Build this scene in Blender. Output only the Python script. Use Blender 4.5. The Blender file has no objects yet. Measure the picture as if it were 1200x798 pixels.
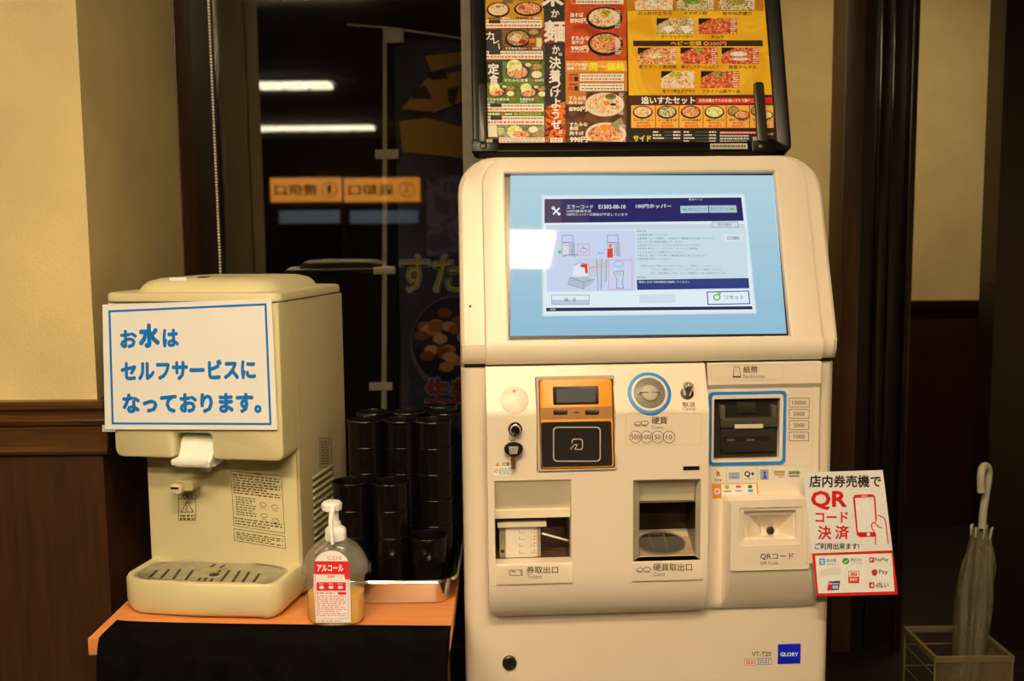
import bpy, bmesh, math, random
from mathutils import Vector, Matrix
random.seed(7)

# ------------------------------------------------------------------ camera
FPX = 1167.0; EYE = 1.30
cam_d = bpy.data.cameras.new('camera'); cam = bpy.data.objects.new('camera', cam_d)
bpy.context.scene.collection.objects.link(cam); bpy.context.scene.camera = cam
cam_d.sensor_width = 36.0; cam_d.lens = 36.0 * FPX / 1200.0; cam_d.clip_start = 0.05
CR = Matrix.Rotation(math.radians(90 - 6), 3, 'X') @ Matrix.Rotation(math.radians(-0.6), 3, 'Z')
CP = Vector((0, 0, EYE))
cam.matrix_world = Matrix.Translation(CP) @ CR.to_4x4()
cam_d.dof.use_dof = True; cam_d.dof.focus_distance = 1.68; cam_d.dof.aperture_fstop = 5.6

# ------------------------------------------------------------------ world, exposure
w = bpy.data.worlds.new('world'); bpy.context.scene.world = w; w.use_nodes = True
w.node_tree.nodes['Background'].inputs[0].default_value = (1.0, 0.78, 0.5, 1)
w.node_tree.nodes['Background'].inputs[1].default_value = 0.006
vs = bpy.context.scene.view_settings
vs.view_transform = 'Standard'; vs.look = 'None'; vs.exposure = 0.0; vs.gamma = 1.0; vs.use_curve_mapping = False
WARM = (1.0, 0.745, 0.44)
PANEL_L = 112.0      # ceiling panel radiance (the lamps themselves are built with the ceiling)
CY = bpy.context.scene.cycles
CY.max_bounces = 8; CY.transparent_max_bounces = 16; CY.caustics_reflective = False; CY.caustics_refractive = False

C = bpy.context.scene.collection

# ------------------------------------------------------------------ colour and materials
def lin(c):
    return tuple((v / 255 / 12.92) if v / 255 <= 0.04045 else ((v / 255 + 0.055) / 1.055) ** 2.4 for v in c)
LW = lin((244, 222, 184))
def ob(r, g, b):
    """the thing's own colour: what the photo shows, freed from the warm lamp light"""
    l = lin((r, g, b)); return tuple(min(0.92, a / k * 0.86) for a, k in zip(l, LW))
MATS = {}
def _ramp(nt, fac, stops):
    r = nt.nodes.new('ShaderNodeValToRGB'); cr = r.color_ramp
    while len(cr.elements) < len(stops): cr.elements.new(0.5)
    for e, (p, c) in zip(cr.elements, stops): e.position = p; e.color = (*c, 1)
    nt.links.new(fac, r.inputs['Fac']); return r.outputs['Color']
def mat(name, c, rough=0.45, metal=0.0, vary=0.04, nscale=30, bump=0.0, bscale=300, spec=0.5, coat=0.0, trans=0.0, emit=None, estr=0.0, stretch=(1, 1, 1), alpha=1.0):
    if name in MATS: return MATS[name]
    m = bpy.data.materials.new(name); m.use_nodes = True; nt = m.node_tree; b = nt.nodes['Principled BSDF']
    b.inputs['Roughness'].default_value = rough; b.inputs['Metallic'].default_value = metal
    b.inputs['Specular IOR Level'].default_value = spec; b.inputs['Coat Weight'].default_value = coat
    b.inputs['Coat Roughness'].default_value = 0.05
    b.inputs['Transmission Weight'].default_value = trans; b.inputs['Alpha'].default_value = alpha
    tc = nt.nodes.new('ShaderNodeTexCoord'); mp = nt.nodes.new('ShaderNodeMapping'); mp.inputs['Scale'].default_value = stretch
    nt.links.new(tc.outputs['Object'], mp.inputs['Vector'])
    n = nt.nodes.new('ShaderNodeTexNoise'); n.inputs['Scale'].default_value = nscale; n.inputs['Detail'].default_value = 4
    nt.links.new(mp.outputs['Vector'], n.inputs['Vector'])
    lo = tuple(v * (1 - vary * 2) for v in c); hi = tuple(min(1, v * (1 + vary * 2)) for v in c)
    nt.links.new(_ramp(nt, n.outputs['Fac'], [(0.3, lo), (0.7, hi)]), b.inputs['Base Color'])
    if bump:
        n2 = nt.nodes.new('ShaderNodeTexNoise'); n2.inputs['Scale'].default_value = bscale; n2.inputs['Detail'].default_value = 3
        nt.links.new(mp.outputs['Vector'], n2.inputs['Vector'])
        bp = nt.nodes.new('ShaderNodeBump'); bp.inputs['Strength'].default_value = bump; bp.inputs['Distance'].default_value = 0.002
        nt.links.new(n2.outputs['Fac'], bp.inputs['Height']); nt.links.new(bp.outputs['Normal'], b.inputs['Normal'])
    if emit:
        b.inputs['Emission Color'].default_value = (*emit, 1); b.inputs['Emission Strength'].default_value = estr
    MATS[name] = m; return m
def ink(r, g, b):
    k = 'ink_%d_%d_%d' % (r, g, b)
    return MATS.get(k) or mat(k, ob(r, g, b), rough=0.5, vary=0.02, nscale=80, spec=0.15)
def glow(r, g, b):
    k = 'display_%d_%d_%d' % (r, g, b)
    if k in MATS: return MATS[k]
    m = bpy.data.materials.new(k); m.use_nodes = True; p = m.node_tree.nodes['Principled BSDF']
    p.inputs['Base Color'].default_value = (0.01, 0.01, 0.012, 1); p.inputs['Roughness'].default_value = 0.03
    p.inputs['Emission Color'].default_value = (*lin((r, g, b)), 1); p.inputs['Emission Strength'].default_value = 0.97
    MATS[k] = m; return m
def food(name, cols, scale=130):
    k = 'food_' + name
    if k in MATS: return MATS[k]
    m = bpy.data.materials.new(k); m.use_nodes = True; nt = m.node_tree; b = nt.nodes['Principled BSDF']
    b.inputs['Roughness'].default_value = 0.5; b.inputs['Specular IOR Level'].default_value = 0.15
    tc = nt.nodes.new('ShaderNodeTexCoord'); n = nt.nodes.new('ShaderNodeTexNoise'); n.inputs['Scale'].default_value = scale
    n.inputs['Detail'].default_value = 2; n.inputs['Distortion'].default_value = 1.2
    nt.links.new(tc.outputs['Object'], n.inputs['Vector'])
    s = [(0.38 + 0.24 * i / (len(cols) - 1), ob(*[min(255, v * 1.1) for v in c])) for i, c in enumerate(cols)]
    nt.links.new(_ramp(nt, n.outputs['Fac'], s), b.inputs['Base Color'])
    MATS[k] = m; return m
def clear(name, tint, gloss=0.08, edge=0.5, body=0.0, bodycol=(0.8, 0.8, 0.8), rough=0.02):
    """sheet of glass or film: mostly see-through, partly mirror, optionally milky"""
    if name in MATS: return MATS[name]
    m = bpy.data.materials.new(name); m.use_nodes = True; nt = m.node_tree
    for n in list(nt.nodes): nt.nodes.remove(n)
    o = nt.nodes.new('ShaderNodeOutputMaterial'); t = nt.nodes.new('ShaderNodeBsdfTransparent'); t.inputs[0].default_value = (*tint, 1)
    g = nt.nodes.new('ShaderNodeBsdfGlossy'); g.inputs['Roughness'].default_value = rough; g.inputs['Color'].default_value = (1, 1, 1, 1)
    x = nt.nodes.new('ShaderNodeMixShader'); fr = nt.nodes.new('ShaderNodeLayerWeight'); fr.inputs['Blend'].default_value = 0.15
    mm = nt.nodes.new('ShaderNodeMath'); mm.operation = 'MULTIPLY_ADD'; mm.inputs[1].default_value = edge; mm.inputs[2].default_value = gloss
    nt.links.new(fr.outputs['Facing'], mm.inputs[0]); nt.links.new(mm.outputs[0], x.inputs[0])
    src = t
    if body:
        d = nt.nodes.new('ShaderNodeBsdfPrincipled'); d.inputs['Base Color'].default_value = (*bodycol, 1); d.inputs['Roughness'].default_value = 0.4
        y = nt.nodes.new('ShaderNodeMixShader'); y.inputs[0].default_value = body
        nt.links.new(t.outputs[0], y.inputs[1]); nt.links.new(d.outputs[0], y.inputs[2]); src = y
    nt.links.new(src.outputs[0], x.inputs[1]); nt.links.new(g.outputs[0], x.inputs[2]); nt.links.new(x.outputs[0], o.inputs[0])
    MATS[name] = m; return m
def lamp_mat(name, c, s):
    if name in MATS: return MATS[name]
    m = bpy.data.materials.new(name); m.use_nodes = True; nt = m.node_tree; b = nt.nodes['Principled BSDF']
    b.inputs['Base Color'].default_value = (0.8, 0.8, 0.8, 1)
    b.inputs['Emission Color'].default_value = (*c, 1); b.inputs['Emission Strength'].default_value = s
    MATS[name] = m; return m
def wood(name, c1, c2, rough=0.35, sc=(14, 14, 1.2)):
    if name in MATS: return MATS[name]
    m = bpy.data.materials.new(name); m.use_nodes = True; nt = m.node_tree; b = nt.nodes['Principled BSDF']
    b.inputs['Roughness'].default_value = rough
    tc = nt.nodes.new('ShaderNodeTexCoord'); mp = nt.nodes.new('ShaderNodeMapping'); mp.inputs['Scale'].default_value = sc
    nt.links.new(tc.outputs['Object'], mp.inputs['Vector'])
    n = nt.nodes.new('ShaderNodeTexNoise'); n.inputs['Scale'].default_value = 6; n.inputs['Detail'].default_value = 8; n.inputs['Distortion'].default_value = 0.6
    nt.links.new(mp.outputs['Vector'], n.inputs['Vector'])
    nt.links.new(_ramp(nt, n.outputs['Fac'], [(0.3, c1), (0.7, c2)]), b.inputs['Base Color'])
    bp = nt.nodes.new('ShaderNodeBump'); bp.inputs['Strength'].default_value = 0.15; bp.inputs['Distance'].default_value = 0.002
    nt.links.new(n.outputs['Fac'], bp.inputs['Height']); nt.links.new(bp.outputs['Normal'], b.inputs['Normal'])
    MATS[name] = m; return m

# ------------------------------------------------------------------ frames (where a photo pixel meets a real plane)
def ray(x, y): return CR @ Vector(((x - 600) / FPX, (399 - y) / FPX, -1))
def at(x, y, Y):
    d = ray(x, y); return CP + d * (Y / d.y)
def atz(x, y, z):
    d = ray(x, y); return CP + d * ((z - EYE) / d.z)
class Fr:
    def __init__(s, O, U, V): s.O = Vector(O); s.U = Vector(U).normalized(); s.V = Vector(V).normalized(); s.N = s.U.cross(s.V)
    def P(s, u, v, h=0): return s.O + s.U * u + s.V * v + s.N * h
    def uv(s, x, y, h=0):
        d = ray(x, y); O = s.O + s.N * h; t = (O - CP).dot(s.N) / d.dot(s.N); p = CP + d * t - O
        return (p.dot(s.U), p.dot(s.V))
    def R(s, x0, y0, x1, y1, h=0):
        a, b, c, d = s.uv(x0, y0, h), s.uv(x1, y0, h), s.uv(x1, y1, h), s.uv(x0, y1, h)
        return ((a[0] + d[0]) / 2, (c[1] + d[1]) / 2, (b[0] + c[0]) / 2, (a[1] + b[1]) / 2)

# ------------------------------------------------------------------ mesh building
class M:
    def __init__(s): s.v = []; s.f = []; s.mi = []; s.mats = []; s.cur = 0
    def use(s, m):
        if m not in s.mats: s.mats.append(m)
        s.cur = s.mats.index(m); return s
    def add(s, vs_, fs):
        o = len(s.v); s.v += [Vector(p) for p in vs_]
        for f in fs: s.f.append([i + o for i in f]); s.mi.append(s.cur)
    def loops(s, L, cap0=True, cap1=True, closed=True):
        n = len(L[0]); vs_ = [p for l in L for p in l]; fs = []
        for k in range(len(L) - 1):
            for i in range(n if closed else n - 1):
                j = (i + 1) % n; fs.append((k * n + i, k * n + j, (k + 1) * n + j, (k + 1) * n + i))
        if cap0: fs.append(tuple(range(n - 1, -1, -1)))
        if cap1: fs.append(tuple((len(L) - 1) * n + i for i in range(n)))
        s.add(vs_, fs); return s
    def box(s, fr, u0, v0, u1, v1, h0, h1, r=0.0, b=0.0, seg=3):
        """rounded slab: corner radius r, front-edge rounding b"""
        r = max(r, b, 1e-5)
        if b:
            q = [(h0 + b * .3, 0, ), (h1 - b, 0), (h1 - b * .3, b * .25), (h1, b)]
            L = [[fr.P(u, v, h0) for u, v in rrect(u0, v0, u1, v1, r, seg, b * .3)]]
            L += [[fr.P(u, v, h) for u, v in rrect(u0, v0, u1, v1, r, seg, i)] for h, i in q]
        else: L = [[fr.P(u, v, h) for u, v in rrect(u0, v0, u1, v1, r, seg)] for h in (h0, h1)]
        return s.loops(L)
    def prism(s, fr, pts, h0, h1):
        return s.loops([[fr.P(u, v, h0) for u, v in pts], [fr.P(u, v, h1) for u, v in pts]])
    def abox(s, x0, y0, z0, x1, y1, z1, b=0.0):
        return s.box(Fr((0, 0, 0), (1, 0, 0), (0, 0, 1)), x0, z0, x1, z1, -y1, -y0, 0, b)
    def tube(s, pts, r, seg=8, cap=True):
        pts = [Vector(p) for p in pts]; L = []; up = None
        for i, p in enumerate(pts):
            d = (pts[min(i + 1, len(pts) - 1)] - pts[max(i - 1, 0)]).normalized()
            if up is None: up = Vector((0, 0, 1)) if abs(d.z) < 0.9 else Vector((1, 0, 0))
            a = d.cross(up).normalized(); c = a.cross(d).normalized(); up = c
            rr = r[i] if isinstance(r, (list, tuple)) else r
            L.append([p + a * math.cos(2 * math.pi * k / seg) * rr + c * math.sin(2 * math.pi * k / seg) * rr for k in range(seg)])
        return s.loops(L, cap, cap)
    def lathe(s, O, prof, seg=28, ax=None, cap0=True, cap1=True, sx=1.0, sy=1.0):
        O = Vector(O); A = ax or Fr((0, 0, 0), (1, 0, 0), (0, 1, 0))
        return s.loops([[O + A.U * math.cos(2 * math.pi * k / seg) * r * sx + A.V * math.sin(2 * math.pi * k / seg) * r * sy + A.N * h for k in range(seg)] for r, h in prof], cap0, cap1)
    def funnel(s, fr, a, ha, b, hb, bottom=True, ra=.003, rb=.002):
        L = [[fr.P(u, v, ha) for u, v in rrect(*a, ra, 2)], [fr.P(u, v, hb) for u, v in rrect(*b, rb, 2)]]
        return s.loops(L, False, bottom)
def rrect(u0, v0, u1, v1, r, seg=3, ins=0.0):
    u0 += ins; v0 += ins; u1 -= ins; v1 -= ins; r = max(1e-5, min(r - ins * .5, (u1 - u0) / 2.01, (v1 - v0) / 2.01)); P = []
    for cx, cy, a in ((u1 - r, v1 - r, 0), (u0 + r, v1 - r, 90), (u0 + r, v0 + r, 180), (u1 - r, v0 + r, 270)):
        for k in range(seg + 1):
            t = math.radians(a + 90 * k / seg); P.append((cx + r * math.cos(t), cy + r * math.sin(t)))
    return P
WM = {}
def finish(o, label=None, cat=None, group=None, kind=None):
    if label: o['label'] = label
    if cat: o['category'] = cat
    if group: o['group'] = group
    if kind: o['kind'] = kind
    return o
def thing(name, loc, label, cat, group=None, rz=0.0):
    o = bpy.data.objects.new(name, None); C.objects.link(o); o.empty_display_size = 0.05
    mw = Matrix.Translation(Vector(loc)) @ Matrix.Rotation(rz, 4, 'Z'); o.matrix_world = mw; WM[o.name] = mw
    return finish(o, label, cat, group)
def part(name, m, parent=None, material=None, recalc=True, ang=35, label=None, kind=None):
    """link builder m as ONE mesh object; world coordinates in, parent-local out"""
    me = bpy.data.meshes.new(name)
    if parent is not None: W = WM[parent.name]
    else:
        xs = [p.x for p in m.v]; ys = [p.y for p in m.v]; zs = [p.z for p in m.v]
        W = Matrix.Translation(((min(xs) + max(xs)) / 2, (min(ys) + max(ys)) / 2, min(zs)))
    I = W.inverted(); me.from_pydata([I @ p for p in m.v], [], m.f)
    for mt in (m.mats or [material]): me.materials.append(mt)
    if m.mats:
        for p, i in zip(me.polygons, m.mi): p.material_index = i
    if recalc:
        bm = bmesh.new(); bm.from_mesh(me); bmesh.ops.recalc_face_normals(bm, faces=bm.faces); bm.to_mesh(me); bm.free()
    if ang:
        for p in me.polygons: p.use_smooth = True
        me.set_sharp_from_angle(angle=math.radians(ang))
    o = bpy.data.objects.new(name, me); C.objects.link(o)
    if parent is not None: o.parent = parent
    else: o.matrix_world = W
    WM[o.name] = W
    if label: o['label'] = label
    if kind: o['kind'] = kind
    return o

# ------------------------------------------------------------------ flat print (ink on paper, labels, screens)
_tc = {}
def glyphs(s, bold=0.0, res=2):
    k = (s, bold, res)
    if k not in _tc:
        cu = bpy.data.curves.new('t', 'FONT'); cu.body = s; cu.resolution_u = res; cu.fill_mode = 'FRONT'
        o = bpy.data.objects.new('t', cu); C.objects.link(o); bpy.context.view_layer.update()
        me = o.evaluated_get(bpy.context.evaluated_depsgraph_get()).to_mesh()
        vs_ = [(v.co.x, v.co.y) for v in me.vertices]; fs = [tuple(p.vertices) for p in me.polygons]
        o.evaluated_get(bpy.context.evaluated_depsgraph_get()).to_mesh_clear()
        bpy.data.objects.remove(o); bpy.data.curves.remove(cu)
        if not vs_: _tc[k] = None
        else:
            if bold > 0.004:
                n = len(vs_); b0, f0 = list(vs_), list(fs); b = bold * .5
                offs = [(b, b), (-b, b), (b, -b), (-b, -b)] + ([(1.4 * b, 0), (-1.4 * b, 0), (0, 1.4 * b), (0, -1.4 * b)] if bold > .02 else [])
                vs_ = []; fs = []
                for q, (dx, dy) in enumerate(offs): vs_ += [(x + dx, y + dy, q) for x, y in b0]; fs += [tuple(i + q * n for i in f) for f in f0]
            x0 = min(v[0] for v in vs_); x1 = max(v[0] for v in vs_); y0 = min(v[1] for v in vs_); y1 = max(v[1] for v in vs_)
            _tc[k] = ([v if len(v) > 2 else (v[0], v[1], 0) for v in vs_], fs, x0, y0, max(x1 - x0, 1e-4), max(y1 - y0, 1e-4))
    return _tc[k]
class Print(M):
    """flat inks on a frame; coordinates are given on the sheet (pre maps them to photo pixels on the plane)"""
    def __init__(s, fr, h=0.0003, pre=None, col=ink, step=0.00012):
        super().__init__(); s.fr = fr; s.h = h; s.pre = pre; s.colf = col; s.z = 0; s.step = step; s.bb = []
    def lay(s, pts):
        if s.pre: pts = [s.pre(*p) for p in pts]
        e = .15; a, c = min(p[0] for p in pts) + e, max(p[0] for p in pts) - e; b, d = min(p[1] for p in pts) + e, max(p[1] for p in pts) - e
        s.z = 1 + max([q[4] for q in s.bb if q[0] < c and a < q[2] and q[1] < d and b < q[3]] or [0]); s.bb.append((a, b, c, d, s.z))
    def pt(s, x, y, q=0):
        if s.pre: x, y = s.pre(x, y)
        u, v = s.fr.uv(x, y); return s.fr.P(u, v, s.h + (s.z + q * .1) * s.step)
    def c(s, col): s.use(col if not isinstance(col, tuple) else s.colf(*col))
    def poly(s, pts, col): s.lay(pts); s.c(col); s.add([s.pt(*p) for p in pts], [tuple(range(len(pts) - 1, -1, -1))]); return s
    def rect(s, x0, y0, x1, y1, col): return s.poly([(x0, y0), (x1, y0), (x1, y1), (x0, y1)], col)
    def rr(s, x0, y0, x1, y1, r, col): return s.poly(rrect(x0, y0, x1, y1, r, 4), col)
    def ell(s, cx, cy, rx, ry, col, n=22): return s.poly([(cx + rx * math.cos(2 * math.pi * k / n), cy + ry * math.sin(2 * math.pi * k / n)) for k in range(n)], col)
    def ring(s, outer, inner, col):
        s.lay(outer); s.c(col); n = len(outer)
        s.add([s.pt(*p) for p in outer] + [s.pt(*p) for p in inner], [(i, (i + 1) % n, n + (i + 1) % n, n + i) for i in range(n)]); return s
    def frame(s, x0, y0, x1, y1, t, col, r=0.01): return s.ring(rrect(x0, y0, x1, y1, r, 3), rrect(x0 + t, y0 + t, x1 - t, y1 - t, max(.01, r - t), 3), col)
    def circ(s, cx, cy, rx, ry, t, col, n=26):
        f = lambda a, b: [(cx + a * math.cos(2 * math.pi * k / n), cy + b * math.sin(2 * math.pi * k / n)) for k in range(n)]
        return s.ring(f(rx, ry), f(rx - t, ry - t), col)
    def line(s, pts, t, col):
        for (a, b), (c_, d) in zip(pts[:-1], pts[1:]):
            L = math.hypot(c_ - a, d - b) or 1; nx, ny = -(d - b) / L * t / 2, (c_ - a) / L * t / 2
            s.poly([(a + nx, b + ny), (c_ + nx, d + ny), (c_ - nx, d - ny), (a - nx, b - ny)], col)
        return s
    def text(s, t, x0, y0, x1, y1, col, bold=0.0, res=2):
        g = glyphs(t, bold, res)
        if not g: return s
        vs_, fs, gx, gy, gw, gh = g; s.lay([(x0, y0), (x1, y1)]); s.c(col)
        s.add([s.pt(x0 + (v[0] - gx) / gw * (x1 - x0), y1 - (v[1] - gy) / gh * (y1 - y0), v[2]) for v in vs_], fs); return s
    def vtext(s, t, cx, y0, size, col, bold=0.02, gap=1.06):
        y = y0
        for ch in t:
            k = 0.55 if ch in '。、' else 1.0
            s.text(ch, cx - size / 2 * k, y, cx + size / 2 * k, y + size * k, col, bold); y += size * gap * k
        return s
    def dashes(s, x0, y0, x1, y1, n, col, fill=0.5, word=6, seed=1):
        """rows of fine print too small to read"""
        R_ = random.Random(seed); s.lay([(x0, y0), (x1, y1)]); s.c(col); lh = (y1 - y0) / n; V = []; F_ = []
        for i in range(n):
            x = x0; end = x1 - (R_.random() * 0.3 * (x1 - x0) if i % 3 == 2 else 0); ya = y0 + lh * (i + 0.5 - fill / 2); yb = y0 + lh * (i + 0.5 + fill / 2)
            while x < end:
                wd = min(end - x, word * (0.5 + R_.random())); o = len(V)
                V += [s.pt(x, ya), s.pt(x + wd * .72, ya), s.pt(x + wd * .72, yb), s.pt(x, yb)]; F_.append((o, o + 3, o + 2, o + 1)); x += wd
        s.add(V, F_); return s
    def done(s, name, parent, **k): return part(name, s, parent, recalc=False, ang=0, **k)
def quadmap(tl, tr, br, bl, W, H):
    def f(x, y):
        a, b = x / W, y / H
        return tuple((1 - a) * (1 - b) * tl[i] + a * (1 - b) * tr[i] + a * b * br[i] + (1 - a) * b * bl[i] for i in (0, 1))
    return f
Z = Vector((0, 0, 1)); AX = Fr((0, 0, 0), (1, 0, 0), (0, 0, 1))

# ------------------------------------------------------------------ the room
GL = 2.375                                     # depth of the window glass
def virt(x, y, Y):                            # where a thing seen mirrored in the glass really stands
    p = at(x, y, Y); return Vector((p.x, 2 * GL - p.y, p.z))
W_UP = mat('beige_wallpaper', ob(220, 184, 114), rough=0.9, vary=0.05, nscale=5, bump=0.5, bscale=160, spec=0.15)
W_DK = wood('dark_wainscot', (0.030, 0.011, 0.003), (0.055, 0.021, 0.006), rough=0.45)
W_RAIL = wood('rail_wood', (0.05, 0.02, 0.006), (0.10, 0.045, 0.014), rough=0.28, sc=(1.2, 14, 14))
W_BLK = wood('near_black_wood', (0.006, 0.0025, 0.0015), (0.014, 0.006, 0.003), rough=0.3)
def struct(name, m, material=None, parent=None, **k):
    o = part(name, m, parent, material, **k)
    if parent is None: o['kind'] = 'structure'
    return o
PY = 1.75; PX = -0.738; RZ = 1.019
struct('floor', M().abox(-3.3, -8.6, -0.1, 3.3, 7.5, 0), mat('floor_tile', (.012, .008, .005), rough=0.5, vary=0.15, nscale=3))
struct('ceiling', M().abox(-3.3, -8.6, 2.6, 3.3, 4.5, 2.7), mat('ceiling_board', ob(140, 118, 84), rough=0.9, vary=0.03))
wl = struct('wall_left', M().abox(-3.3, PY, RZ, PX, 2.252, 2.6), W_UP)
struct('wainscot', M().abox(-3.3, PY - 0.004, 0, PX + 0.006, 2.252, RZ - .09), W_DK, wl)
# moulded chair rail, profile swept along x with a return at the corner
rp = [(0, 0), (.018, -.001), (.022, -.006), (.022, -.013), (.014, -.019), (.012, -.026), (.018, -.030), (.020, -.035), (.016, -.043), (.010, -.046), (.010, -.052), (.008, -.053), (.008, -.083), (.012, -.086), (.015, -.091), (.012, -.097), (.004, -.099), (-.01, -.1), (-.01, 0)]
L = [[Vector((-3.3, PY - d, RZ + z)) for d, z in rp], [Vector((PX + .018, PY - d, RZ + z)) for d, z in rp]]
struct('trim_1', M().loops(L), W_RAIL)
# window wall: frame post, glass, sill, head
WFX0 = PX; WFX1 = at(255, 150, 2.365).x
struct('trim_2', M().abox(-1.2, 2.25, 0.0, PX + .003, GL + .05, 2.6, b=.002), wood('frame_wood', (0.05, 0.018, 0.006), (0.10, 0.038, 0.012), rough=0.35))
xr = at(551, 100, GL).x + .02
win = struct('window_1', M().abox(WFX1, GL, 0.3, xr, GL + .006, 2.6), clear('window_glass', (0.86, 0.86, 0.84), gloss=0.10))
struct('sill_frame', M().abox(WFX1, GL - .04, 0.22, xr, GL + .05, 0.3), W_BLK, win)
struct('mullion', M().abox(PX, 2.362, 0.0, WFX1, GL + .05, 2.6), W_BLK, win)
struct('window_edge', M().abox(at(542, 100, GL).x, GL - .03, 0.3, xr, GL - .002, 2.6), mat('pale_edge', ob(150, 132, 96), rough=0.5), win, label='pale vertical window edge strip')
struct('wall_window', M().abox(WFX0, GL - .01, 0, xr, GL + .05, 0.22), W_DK)
XV = 0.62
struct('wall_center', M().abox(xr, GL, 0, XV, GL + .1, 2.6), W_UP)
struct('wall_vestibule', M().abox(XV - .1, GL + .1, 0, XV, 4.4, 2.6), W_UP)
RB = at(1070, 352, 4.3).z
wb = struct('wall_back', M().abox(XV - .1, 4.3, RB, 3.3, 4.4, 2.6), W_UP)
struct('wainscot', M().abox(XV - .1, 4.29, 0, 3.3, 4.4, RB - .03), wood('maroon_wainscot', (0.022, 0.008, 0.004), (0.04, 0.014, 0.007)), wb)
struct('trim_3', M().abox(XV - .1, 4.265, RB - .045, 3.3, 4.31, RB, b=.006), W_BLK)
# dark sliding door group and posts in front of the back wall
xa, xb, xc, xd = at(985, 200, 3.0).x, at(1008, 200, 3.0).x, at(1062, 200, 3.0).x, at(1070, 200, 3.0).x
struct('trim_4', M().abox(xa, 2.98, 0, xb, 3.10, 2.6, b=.003), wood('post_wood', (0.045, 0.018, 0.007), (0.075, 0.032, 0.012)))
dr = struct('door_1', M().abox(xb, 3.02, 0, xc, 3.06, 2.6), W_BLK)
struct('door_rail', M().abox(xb + .052, 3.0, 0.0, xb + .072, 3.022, 2.6, b=.003), mat('black_lacquer', (0.01, 0.006, 0.005), rough=0.12), dr)
struct('door_rail', M().abox(xb + .092, 3.005, 0.0, xb + .10, 3.022, 2.6, b=.002), MATS['black_lacquer'], dr)
struct('trim_5', M().abox(xc, 2.98, 0, xd, 3.08, 2.6, b=.003), W_BLK)
xe = at(1168, 200, 3.0).x
struct('trim_6', M().abox(xe, 2.98, 0, 3.3, 3.08, 2.6), W_BLK)
struct('wall_right', M().abox(3.3, -8.6, 0, 3.4, 4.4, 2.6), W_UP)
struct('wall_far_left', M().abox(-3.4, -8.6, 0, -3.3, PY, 2.6), mat('brown_panel', ob(96, 68, 40), rough=0.6, vary=.1))
struct('wall_front', M().abox(-3.4, -8.7, 0, 3.4, -8.6, 2.6), mat('brown_far_wall', ob(60, 38, 22), rough=0.6, vary=.15))

# ceiling lamps, mirrored ones and added unseen fill panels
def ceiling_panel(x0, y0, x1, y1, label, s=PANEL_L, c=WARM, group=None, name='ceiling_light', z=2.6):
    t = thing(name, ((x0 + x1) / 2, (y0 + y1) / 2, z), label, 'light', group)
    fr = Fr((0, 0, z), (1, 0, 0), (0, -1, 0))            # N points down
    m = M(); a, b = (x0, -y1, x1, -y0), (x0 + .02, -y1 + .02, x1 - .02, -y0 - .02)
    m.loops([[fr.P(u, v, h) for u, v in rrect(*r, .004, 2)] for r, h in ((a, 0), (a, .03), (b, .03), (b, .012))], False, False)
    part('housing', m, t, mat('lamp_housing', (0.75, 0.74, 0.7), rough=0.4))
    m = M(); m.box(fr, b[0], b[1], b[2], b[3], .004, .02); part('diffuser', m, t, lamp_mat('diffuser_%g' % s, c, s))
    return t
ceiling_panel(-.34, 0.0, .365, .255, 'long warm ceiling light panel mirrored in the blue touch screen')
ceiling_panel(-1.5, -.72, -.7, -.36, 'added fill light panel above and behind the viewer on the window side', s=88)  # added out of view as fill, for brighter and more frontal light
ceiling_panel(.1, -1.75, 1.0, -1.35, 'added fill light panel behind the viewer on the entrance side', s=78)  # added frontal fill behind the camera, kept out of the reflections
ceiling_panel(1.0, 3.2, 1.9, 3.4, 'added fill light panel over the entrance passage', s=34)  # unseen panel added to brighten the beige back wall
def tube_lamp(pxs, y, label, n):
    a, b = (atz(x, y, 2.56) for x in pxs); yy = 2 * GL - (a.y + b.y) / 2
    t = thing('tube_light', ((a.x + b.x) / 2, yy, 2.6), label, 'light', 'tube lights mirrored in the window')
    part('housing', M().abox(a.x - .02, yy - .14, 2.575, b.x + .02, yy + .14, 2.6, b=.004), t, MATS['lamp_housing'])
    L_ = (b.x - a.x) / n
    for i in range(n):
        part('tube', M().abox(a.x + L_ * i + .01, yy - .1, 2.535, a.x + L_ * (i + 1) - .01, yy + .1, 2.575, b=.01), t, lamp_mat('tube_glow', (1, .88, .62), 6.5))
tube_lamp((300, 390), 100, 'shorter upper strip of tube light mirrored in the dark window', 3)
tube_lamp((300, 440), 150, 'longer lower strip of tube light mirrored in the dark window', 5)

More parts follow.
